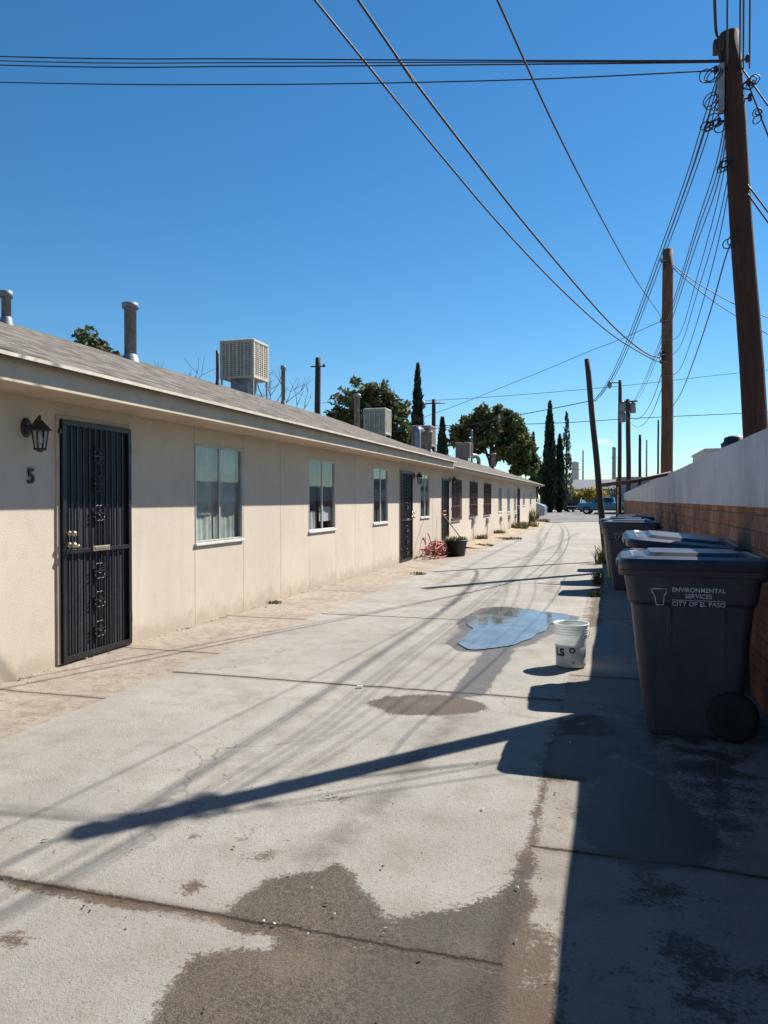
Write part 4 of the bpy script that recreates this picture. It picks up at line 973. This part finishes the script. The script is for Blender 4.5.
g = MB(); blades(g, 260, .36, .42, .9, .012, (0, 0, 1)); o = g.build('dry_plant', [M['straw'], M['leaf2']], fix=False, loc=(-4.1, 19.4, 0)); tag(o, 'pale dry clump of plant between the red hose and the black pot', 'dry plant')
br = thing('push_broom', 'push broom with reddish brown head leaning on the wall behind the pot', 'broom', (-3.95, 20.7, 0))
g = MB(); g.box(-.04, .04, -.3, .3, .33, .40); g.build('head', M['broomwood'], br, .01)
g = MB()
for i in range(60):
    y = -.29+.58*i/59; g.box(-.035+random.uniform(-.01, .01), .035, y-.004, y+.004, .2+random.uniform(0, .015), .33)
g.build('bristles', M['broomred'], br)
g = MB(); g.tube([(0, 0, .38), (-.5, -.28, 1.1)], .014, 8); g.build('handle', M['broomwood'], br)
g = MB(); g.tube([(0, -.25, 0), (0, -.25, .2)], .012, 6); g.tube([(0, .25, 0), (0, .25, .2)], .012, 6); g.build('prop', M['broomwood'], br)
for c in bpy.data.objects:
    if c.name.startswith('prop') and c.parent == br: c.name = 'stand_leg'
wl_ = [(-.2, 13.4, .08, .26, 'bright green weed beside the bins in the gutter crack'), (-.15, 17.6, .16, .45, 'farther green weed at the alley edge left of the bin row'), (-.22, 11.6, .07, .1, 'low green weed at the foot of the middle bin'),
       (-4.3, 26.5, .2, .22, 'weed clump against the far wall below the second barred window'), (-4.3, 31.0, .28, .2, 'low weed below the third barred window'), (-4.2, 36.8, .45, .4, 'bushy weed below the small pale windows'), (-4.2, 38.2, .35, .3, 'weed clump just before the far narrow door'), (-4.1, 40.3, .5, .3, 'spreading weed right after the far narrow door'),
       (-4.38, 45.3, .2, .95, 'tall dark weed near the far building end'), (-4.0, 48.7, .4, .25, 'low weed at the last corner of the far building'), (-3.7, 23.2, .28, .08, 'flat grass tuft on the walk past the pot'), (-3.5, 27.5, .5, .08, 'thin grass strip on the walk edge far along'), (-3.5, 14.1, .16, .05, 'small dry tuft on the walk before the second door'), (-4.42, 9.6, .1, .04, 'tiny weed at the wall foot between the two nearest windows')]
for x, y, r_, h, lab in wl_:
    g = MB(); blades(g, int(60+260*r_), r_, h, 1.0, .008+.008*(y > 20), (0, 1, 1) if y > 13.5 and x < -1 else (0, 0, 0, 1)); o = g.build('weed', [M['leaf'], M['leaf2']], fix=False, loc=(x, y, 0)); tag(o, lab, 'weed', 'weeds in the cracks')
# raised dirt bed along the far building
sh = MB(); n0 = 0; rows = []
for k in range(40):
    y = 22+k*.7; rows.append([(W-.01, y, .05+.03*math.sin(k)), (-4.1+.12*math.sin(k*1.7), y, .05+.02*math.sin(k*2.1)), (-3.65+.18*math.sin(k*.9), y, .004)])
for r_ in rows: sh.v += r_
for k in range(39):
    for j in range(2): a = k*3+j; sh.face((a, a+1, a+4, a+3), 0, True)
structure(sh.build('dirt_strip', surf('pale_dirt', (.27, .21, .145), .95, var=.3, scale=3, bump=.02, bscale=20), fix=False))

# ------------------------------------------------------------------ vehicles
def make_car(name, label, cat, loc, rz, prof, hw, glassz, paint, wheels, wr, lower=None):
    t_ = thing(name, label, cat, loc, rz)
    b_ = MB()
    # body as a loft of the side profile, narrowed at sill and roof
    xs = [p[0] for p in prof]; zmax = max(p[1] for p in prof); rings = []
    for f, s_ in ((-1, 0), (-.86, 1), (.86, 1), (1, 0)):
        ring = []
        for x, z in prof:
            tum = max(0, (z-glassz)/(zmax-glassz+1e-6)); y = f*hw*(1-.16*tum); ring.append((x*(1 if s_ else .985), y, z if s_ else (z*.97+.02)))
        rings.append(ring)
    b_.loft(rings); body = b_.build('body', paint, t_, .03)
    for x in wheels:
        for sy in (-1, 1):
            tv = MB(); P_ = lambda q, k, yo: (x+q*math.cos(6.283*k/20), sy*(hw-.1)+yo, wr+q*math.sin(6.283*k/20))
            base = len(tv.v); pr = [(wr*.6, -.1), (wr*.95, -.11), (wr, -.05), (wr, .05), (wr*.95, .11), (wr*.6, .1)]
            for q, yo in pr: tv.v += [P_(q, k, yo) for k in range(20)]
            for i in range(5):
                for k in range(20): A_ = base+i*20+k; B_ = base+i*20+(k+1) % 20; tv.face((A_, B_, B_+20, A_+20), 0, True)
            wh = tv.build('wheel', M['tyre'], t_)
            rv = MB(); rv.prism([(x+wr*.6*math.cos(6.283*k/16), wr+wr*.6*math.sin(6.283*k/16)) for k in range(16)], 'y', sy*(hw-.1)-.085, sy*(hw-.1)+.085); rv.build('rim', M['chrome'], wh)
    return t_, body
paintb = surf('blue_truck_paint', (.035, .17, .27), .35, var=.2, dirt=(.12, .17, .2), dscale=2)
tk, bd = make_car('pickup_truck', 'old blue pickup truck parked across the far end of the alley', 'truck', (-.4, 77.5, 0), R(172), [(2.6, .5), (2.6, .95), (2.45, 1.08), (1.2, 1.14), (.75, 1.66), (-.75, 1.66), (-.85, 1.12), (-2.6, 1.1), (-2.6, .5)], .92, 1.12, paintb, (1.7, -1.6), .38)
def glassbits(body, quads, nm='window'):
    for q in quads:
        g = MB()
        a, b_, c, d = [Vector(p) for p in q]; nrm = (b_-a).cross(d-a).normalized()*.012
        g.loft([[a-nrm, b_-nrm, c-nrm, d-nrm], [a+nrm, b_+nrm, c+nrm, d+nrm]]); g.build(nm, M['glassdark'], body)
for sy in (-1, 1):
    glassbits(bd, [[(.95, sy*.93, 1.17), (.68, sy*.815, 1.58), (.05, sy*.815, 1.58), (.05, sy*.93, 1.17)], [(-.02, sy*.93, 1.17), (-.02, sy*.815, 1.58), (-.68, sy*.815, 1.58), (-.74, sy*.93, 1.17)]])
glassbits(bd, [[(1.17, -.78, 1.19), (1.17, .78, 1.19), (.82, .68, 1.6), (.82, -.68, 1.6)]], 'windscreen')
for sy in (-1, 1):
    g = MB(); g.box(2.585, 2.62, sy*.68-.12, sy*.68+.12, .78, .93); g.build('headlight', M['headlamp'], tk, .01)
g = MB(); g.box(2.6, 2.68, -.9, .9, .46, .6); g.build('bumper', M['chrome'], tk, .02)
g = MB(); g.box(-2.5, 2.5, -.925, .925, .36, .52); g.build('rocker_panel', surf('rusty_sill', (.17, .085, .06), .8, var=.3), tk, .01)
cv, cb_ = make_car('parked_van', 'pale silver blue van poking out past the end of the far building', 'van', (-6.38, 52.3, 0), R(0), [(2.2, .35), (2.25, .8), (2.15, 1.05), (1.55, 1.25), (.75, 1.95), (-2.1, 2.0), (-2.3, 1.3), (-2.3, .4)], .92, 1.2, surf('silver_blue_paint', (.2, .26, .32), .3, .3, var=.1), (1.4, -1.4), .33)
glassbits(cb_, [[(1.52, -.8, 1.3), (1.52, .8, 1.3), (.85, .7, 1.88), (.85, -.7, 1.88)]], 'windscreen')
for sy in (-1, 1):
    glassbits(cb_, [[(1.2, sy*.925, 1.27), (.62, sy*.81, 1.86), (-1.95, sy*.81, 1.88), (-2.1, sy*.925, 1.28)]])
    g = MB(); g.box(2.13, 2.26, sy*.62-.16, sy*.66+.16, .8, .96); g.build('headlight', M['headlamp'], cv, .02)
bk2, bb = make_car('parked_car', 'small dark car with a white stripe behind the blue truck', 'car', (-3.6, 90, 0), R(80), [(2.0, .3), (2.05, .75), (1.0, .95), (.4, 1.4), (-1.5, 1.42), (-2.0, .95), (-2.05, .35)], .85, .95, surf('black_car_paint', (.012, .012, .016), .3, var=.2), (1.3, -1.3), .31)
for sy in (-1, 1): glassbits(bb, [[(.8, sy*.86, 1.0), (.35, sy*.765, 1.34), (-1.3, sy*.765, 1.35), (-1.6, sy*.86, 1.0)]])
g = MB(); g.box(-2.09, -2.055, -.75, .75, .6, .72); g.build('stripe', M['white'], bb)
for sy in (-1, 1):
    g = MB(); g.box(-2.075, -2.0, sy*.7-.12, sy*.7+.12, .74, .86); g.build('tail_light', M['redlamp'], bk2)

# ------------------------------------------------------------------ behind the wall on the right
o = thing('storage_shed', 'pale box shaped shed top showing over the sheet fence left of the near pole', 'shed', (1.95, 13.4, -.06))
g = MB(); g.box(-.50, .25, -.4, 1.6, 0, 2.26); g.build('wall', M['white'], o, .01)
g = MB(); g.box(-.52, .27, -.42, 1.62, 2.26, 2.30); g.build('roof', M['white'], o, .008)
o = thing('flue_pipe', 'fat dark capped flue standing behind the fence at the near pole', 'flue', (1.80, 12.5, -.06))
g = MB(); g.lathe([(.12, 0), (.12, 2.18), (.15, 2.2), (.15, 2.28)], n=24); g.build('shaft', M['pot'], o)
g = MB(); g.lathe([(.19, 2.26), (.2, 2.33), (.16, 2.36), (.15, 2.42), (.08, 2.45)], n=24); g.build('cap', M['pot'], o)

# ------------------------------------------------------------------ far end: fence, house, chimneys
fe = thing('chain_link_fence', 'low grey chain link fence across the far end of the alley', 'fence', (-9, 113, 0))
g = MB()
for x in np.arange(-22, 8.1, .35): g.box(x-.012, x+.012, -.01, .01, 0, 1.55)
for z in np.arange(.1, 1.6, .25): g.box(-22, 8, -.012, .012, z-.012, z+.012)
g.build('mesh', M['galv'], fe)
for x in range(-22, 9, 3):
    g = MB(); g.tube([(x, 0, 0), (x, 0, 1.7)], .04, 8); g.build('post', M['galv'], fe)
ho = thing('house', 'low pale house with a grey roof behind the yellow shrubs', 'house', (-5, 142, -.06))
g = MB(); g.box(-7, 9, -4, 4, 0, 3.4); g.build('wall', surf('house_wall', (.3, .26, .22), .9), ho)
g = MB(); g.prism([(-4.6, 3.3), (0, 5.1), (4.6, 3.3), (4.6, 3.15), (-4.6, 3.15)], 'x', -7.6, 9.6); g.build('roof', surf('grey_roof', (.13, .14, .16), .8), ho)
for x in (-4, 1, 6):
    g = MB(); g.box(x-.6, x+.6, -4.06, -3.98, 1.1, 2.3); g.build('window', M['glassdark'], ho)
ho = thing('warehouse', 'long pale grey flat roofed building beyond the bins at the alley end', 'building', (6, 84, -.06))
g = MB(); g.box(-5.2, 14, -4, 6, 0, 3.5); g.build('wall', surf('warehouse_wall', (.24, .24, .26), .8), ho)
g = MB(); g.box(-5.4, 14.2, -4.2, 6.2, 3.5, 3.75); g.build('roof', M['galv'], ho)
for x in (-3.8, -1.8):
    g = MB(); g.box(x-.7, x+.7, -4.06, -3.98, 0, 2.5); g.build('shutter', surf('warehouse_shutter', (.16, .13, .17), .7, var=.5, scale=2), ho)
def stack(label, x, y, h, r0, r1, mat, par_=None):
    t_ = thing('smokestack', label, 'chimney', (x, y, -.06), group='refinery stacks on the skyline')
    g = MB(); g.lathe([(r0, 0), (r0*.8+r1*.2, h*.3), (r1, h*.96), (r1*1.15, h*.965), (r1*1.15, h)], n=16); g.build('shaft', mat, t_)
    g = MB(); g.lathe([(r1*1.5, h*.8), (r1*1.7, h*.8), (r1*1.7, h*.81), (r1*1.5, h*.81)], n=16, cap=False); g.build('platform', M['galv'], t_)
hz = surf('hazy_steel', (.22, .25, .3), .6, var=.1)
stack('slim smokestack with a white plume between the leaning pole and the slim pole', 2.75, 600, 41, 1.6, 1.3, hz)
stack('very thin tall stack right of the tall cypresses', -19.9, 600, 39, .7, .5, hz)
stack('short thick pale tower right of the grey thin tree', -21.4, 500, 25.5, 2.6, 2.2, surf('pale_steel', (.4, .42, .45), .6, var=.1))
stack('faint thin tower right of the reddish pole base', 26, 600, 46, .8, .5, hz)
m, t, b = newmat('steam'); t.nodes.remove(b)
v = N(t, 'ShaderNodeVolumePrincipled'); v.inputs['Density'].default_value = .12; v.inputs['Color'].default_value = (.95, .95, .97, 1)
t.links.new(v.outputs[0], t.nodes['Material Output'].inputs['Volume'])
g = MB(); pts = [(2.7, 600, 41.5), (1.0, 600, 43.5), (-1.5, 600, 45), (-5, 600, 45.6), (-9, 600, 45.2), (-13, 600, 46)]
g.tube(spline(pts, 5), [.9+.09*i+.5*math.sin(i*1.3) if i > 1 else 1.2 for i in range(26)], 12); o = g.build('smoke_plume', m); tag(o, 'white steam plume drifting left from the slim smokestack', 'smoke', kind='stuff')

# ------------------------------------------------------------------ trees
def leaves(mb, c, rad, n, size, mats, flat=1.0, up=.0):
    c = Vector(c)
    for i in range(n):
        while True:
            p = Vector((random.uniform(-1, 1), random.uniform(-1, 1), random.uniform(-1, 1)))
            if p.length <= 1: break
        p = p*(.45+.55*random.random()) if random.random() < .3 else p.normalized()*random.uniform(.65, 1.05)
        q = c+Vector((p.x*rad[0], p.y*rad[1], p.z*rad[2]))
        d = Vector((random.gauss(0, 1), random.gauss(0, 1), random.gauss(0, .7)+up)).normalized(); u = d.orthogonal().normalized(); u.rotate(Matrix.Rotation(random.random()*6.28, 3, d))
        s_ = size*random.uniform(.6, 1.4); n0 = len(mb.v)
        mb.v += [tuple(q-d*s_), tuple(q+u*s_*.45), tuple(q+d*s_), tuple(q-u*s_*.45)]; mb.face((n0, n0+1, n0+2, n0+3), random.choice(mats))
def trunk(par, h, r0, r1, limbs, seed=0):
    g = MB(); g.tube([(0, 0, -.1), (.1, .05, h*.3), (-.05, .1, h*.65), (.05, 0, h)], [r0, r0*.8, (r0+r1)/2, r1], 10)
    for l in limbs:
        a = Vector((0, .05, h*random.uniform(.45, .8))); e = Vector(l); mdl = (a+e)/2+Vector((0, 0, -.3)); g.tube([a, mdl, e], [r1*.9, r1*.6, r1*.25], 7)
    g.build('trunk', M['bark'], par)
def pine(label, loc, blobs, n, size, mats, h):
    t_ = thing('pine_tree', label, 'tree', loc, group='trees beyond the buildings')
    trunk(t_, h, .3, .14, [(b_[0]*.8, b_[1]*.8, b_[2]) for b_ in blobs[:10]])
    g = MB()
    for b_ in blobs:
        r_ = b_[3]*1.08
        leaves(g, b_[:3], (r_*.75, r_*.75, r_*.65), n//4, size*1.5, [0])
        # each bough is itself a cluster of small tufts
        for k in range(9):
            d = Vector((random.gauss(0, 1), random.gauss(0, 1), random.gauss(0, .8))).normalized()*r_*.75
            s_ = r_*random.uniform(.28, .5); leaves(g, (b_[0]+d.x, b_[1]+d.y, b_[2]+d.z), (s_, s_, s_*.8), n//5, size*1.15, random.choice(mats), up=.5)
    g.build('crown', [M['pine'], M['pinel'], M['pine2']], t_, fix=False); return t_
def rblobs(spec): return spec
random.seed(21)
# round pine left of the lone cypress (local x,y,z,r)
sp1 = [(-2.3, 0, 5.8, 1.2), (-1.2, .5, 8.6, 1.5), (-.3, -.5, 9.6, 1.2), (1.0, 0, 9.0, 1.3), (1.9, .5, 8.3, 1.2), (2.6, 0, 7.4, 1.2), (3.1, 0, 6.4, 1.1), (-1.9, .3, 7.5, 1.4), (0, -.8, 7.8, 1.6), (1.2, -.6, 7.0, 1.5), (-2.9, .2, 6.5, .9), (2.3, .3, 5.7, 1.3), (.2, 0, 6.2, 1.5), (-1, .8, 6.3, 1.4), (3.4, .2, 5.4, .9)]
pine('rounded dark pine behind the far roof left of the lone cypress', (-17.8, 55, -.06), sp1, 240, .21, [[0, 0, 1], [0], [0, 2], [0, 0, 2]], 8)
sp2 = [(-3.2, 0, 7.9, 1.2), (-2.6, .4, 8.6, 1.1), (-1.5, 0, 9.3, 1.2), (-.2, 0, 9.7, 1.3), (1.1, .2, 9.4, 1.2), (2.1, 0, 8.6, 1.2), (2.5, 0, 7.6, 1.2), (.4, -.6, 8.2, 1.6), (-1.3, -.5, 7.7, 1.4), (1.4, -.7, 7.0, 1.5), (2.9, 0, 6.4, 1.3), (3.3, .3, 5.6, 1.1), (1.6, 0, 5.8, 1.4), (3.0, -.4, 4.7, 1.2), (-1.8, .6, 6.6, .9), (3.6, 0, 4.6, .8)]
pine('wide spreading pine with brownish boughs behind the far end of the roof', (-11.2, 75, -.06), sp2, 270, .26, [[0, 2], [2, 2, 0], [0, 1], [0]], 9)
sp3 = [(-.9, 0, 7.6, .6), (0, 0, 7.85, .7), (.7, 0, 7.6, .6), (1.3, 0, 7.2, .4), (-.3, .3, 7.1, .8), (.5, -.3, 6.8, .8), (-1.2, .2, 6.9, .5), (1.6, .2, 6.7, .5)]
pine('small tree crown just showing over the near roof left of the big vent', (-20.2, 26, -.30), sp3, 230, .10, [[0, 1], [0], [1, 0]], 7)
sp4 = [(0, 0, 4, 1.2), (.8, .2, 3.2, 1.1), (-.9, 0, 3.2, 1.0), (.2, .3, 5.0, .9), (-.3, 0, 5.6, .6)]
pine('grey green bushy tree low between the two cypresses at the alley end', (-7.8, 92, -.06), sp4, 170, .2, [[1], [0, 1]], 4)
def cypress(label, loc, h, r, n, dark=True, thin=False):
    t_ = thing('cypress_tree', label, 'tree', loc, group='cypresses beyond the buildings')
    g = MB(); g.tube([(0, 0, -.1), (0, 0, h*.5), (0, 0, h*.95)], [r*.25, r*.15, .03], 8); g.build('trunk', M['bark'], t_)
    g = MB()
    def rad(f): return r*(min(1, f*5)**.6)*(1-f)**.62*1.18
    if not thin:
        rings = []
        for k in range(15):
            f = .03+.94*k/14; rr = rad(f)*.72; rings.append([(rr*math.cos(6.283*j/12)*(1+.12*noise.noise(Vector((j, k*.6, 1)))), rr*math.sin(6.283*j/12), f*h) for j in range(12)])
        g.loft(rings, 0, True)
    for i in range(n):
        f = random.random()**1.1; rr = rad(f)*random.uniform(.62, 1.06)*(1+.22*noise.noise(Vector((f*11, loc[0], 2)))); a = random.random()*6.283
        if thin and noise.noise(Vector((f*14, a, 5))) < -.05: continue
        q = Vector((rr*math.cos(a), rr*math.sin(a), f*h)); d = Vector((math.cos(a)*.35+random.gauss(0, .25), math.sin(a)*.35+random.gauss(0, .25), 1)).normalized(); u = d.orthogonal().normalized(); u.rotate(Matrix.Rotation(random.random()*6.28, 3, d))
        s_ = random.uniform(.12, .34)*(.6+.4*r); n0 = len(g.v); g.v += [tuple(q-d*s_), tuple(q+u*s_*.35), tuple(q+d*s_), tuple(q-u*s_*.35)]; g.face((n0, n0+1, n0+2, n0+3), random.choice((0, 0, 1)))
    g.build('crown', [M['cyp'], M['cyp2']] if not thin else [M['grey_leaf'], M['cyp2']], t_, fix=False)
cypress('tall lone dark cypress standing left behind the coolers', (-12.0, 48, -.06), 10.2, .58, 2600)
cypress('slender shorter cypress left of the tall paired cypress at the alley end', (-8.6, 90, -.06), 9.3, .55, 1600)
cypress('tallest broad dark cypress beyond the far building end', (-6.35, 85, -.06), 12.2, .85, 4200)
cypress('second dark trunk like cypress touching the right of the broad one', (-5.35, 86, -.06), 8.6, .72, 2200)
cypress('thin greyish see through conifer right of the dark cypresses', (-5.1, 95, -.06), 12.1, .8, 2000, thin=True)
cypress('small dark conifer behind the roof right of the faded cooler', (-12.95, 60, -.06), 8.0, .75, 1800)
def shrub(label, loc, w_, h, mats, n, size, cat='shrub', name='shrub'):
    t_ = thing(name, label, cat, loc, group='shrubs at the alley end')
    g = MB()
    for k in range(7): x = (random.random()-.5)*w_*.7; g.tube([(x*.4, 0, 0), (x*.8, random.uniform(-.3, .3), h*.45), (x*1.2, random.uniform(-.5, .5), h*.8)], [.06, .04, .015], 5)
    g.build('stems', M['bark'], t_)
    g = MB()
    for k in range(16):
        f = (random.random()-.5); rr = h*random.uniform(.16, .3); leaves(g, (f*w_, random.uniform(-.6, .6), h*random.uniform(.3, .82)*(1-.5*abs(f))), (rr*1.2, rr, rr), n//16, size, (0, 0, 1))
    g.build('crown', mats, t_, fix=False)
shrub('yellowish hedge like shrub behind the far fence, left one', (-7.2, 118, -.06), 4.2, 4.3, [M['yellow_leaf'], M['green_leaf']], 2600, .2)
shrub('yellow green shrub behind the far fence right of the other yellow one', (-3.2, 119, -.06), 5.0, 4.1, [M['yellow_leaf'], M['green_leaf']], 2600, .2)
shrub('bright green bush in front of the far fence beside the dark car', (-6.0, 108, 0), 2.0, 2.0, [M['green_leaf'], M['yellow_leaf']], 900, .13)
shrub('grey green trees far right of the blue truck at the alley end', (1.5, 125, -.06), 5.0, 4.8, [M['grey_leaf'], M['green_leaf']], 1300, .2)
g = MB()
for i in range(900):
    x, y = random.uniform(-14, -3.5), random.uniform(106, 112); n0 = len(g.v); h = random.uniform(.15, .5); g.v += [(x-.05, y, 0), (x+.05, y, 0), (x+random.gauss(0, .08), y+random.gauss(0, .08), h)]; g.face((n0, n0+1, n0+2), random.choice((0, 1)))
o = g.build('dry_grass', [M['leaf2'], M['leaf']], fix=False); tag(o, 'yellowed dry grass in front of the far chain link fence', 'grass', kind='stuff')
def bare(label, loc, h, seed):
    random.seed(seed); t_ = thing('bare_tree', label, 'tree', loc, group='bare trees behind the near roof'); g = MB(); tg = MB()
    def grow(p, d, l, r_, lev):
        e = p+d*l; (g if lev < 2 else tg).tube([p, (p+e)/2+Vector((random.gauss(0, .04), random.gauss(0, .04), 0))*l, e], [r_, r_*.8, r_*.6], 5)
        if lev < 5:
            for k in range(random.choice((2, 3))):
                nd = (d+Vector((random.gauss(0, .45), random.gauss(0, .45), random.gauss(.12, .25)))).normalized(); grow(e, nd, l*random.uniform(.6, .85), r_*.58, lev+1)
    grow(Vector((0, 0, 0)), Vector((0, 0, 1)), h*.34, .11, 0); g.build('trunk', M['bark'], t_); tg.build('twigs', M['bark'], t_)
bare('leafless pale twigs showing right of the big rooftop cooler', (-12.2, 25.5, -.06), 5.4, 3)
bare('leafless thin twigs showing left of the big rooftop cooler', (-14.6, 21.5, -.06), 5.7, 8)
bare('leafless far tree between the wide pine and the slender cypress', (-9.6, 88, -.06), 8.5, 5)
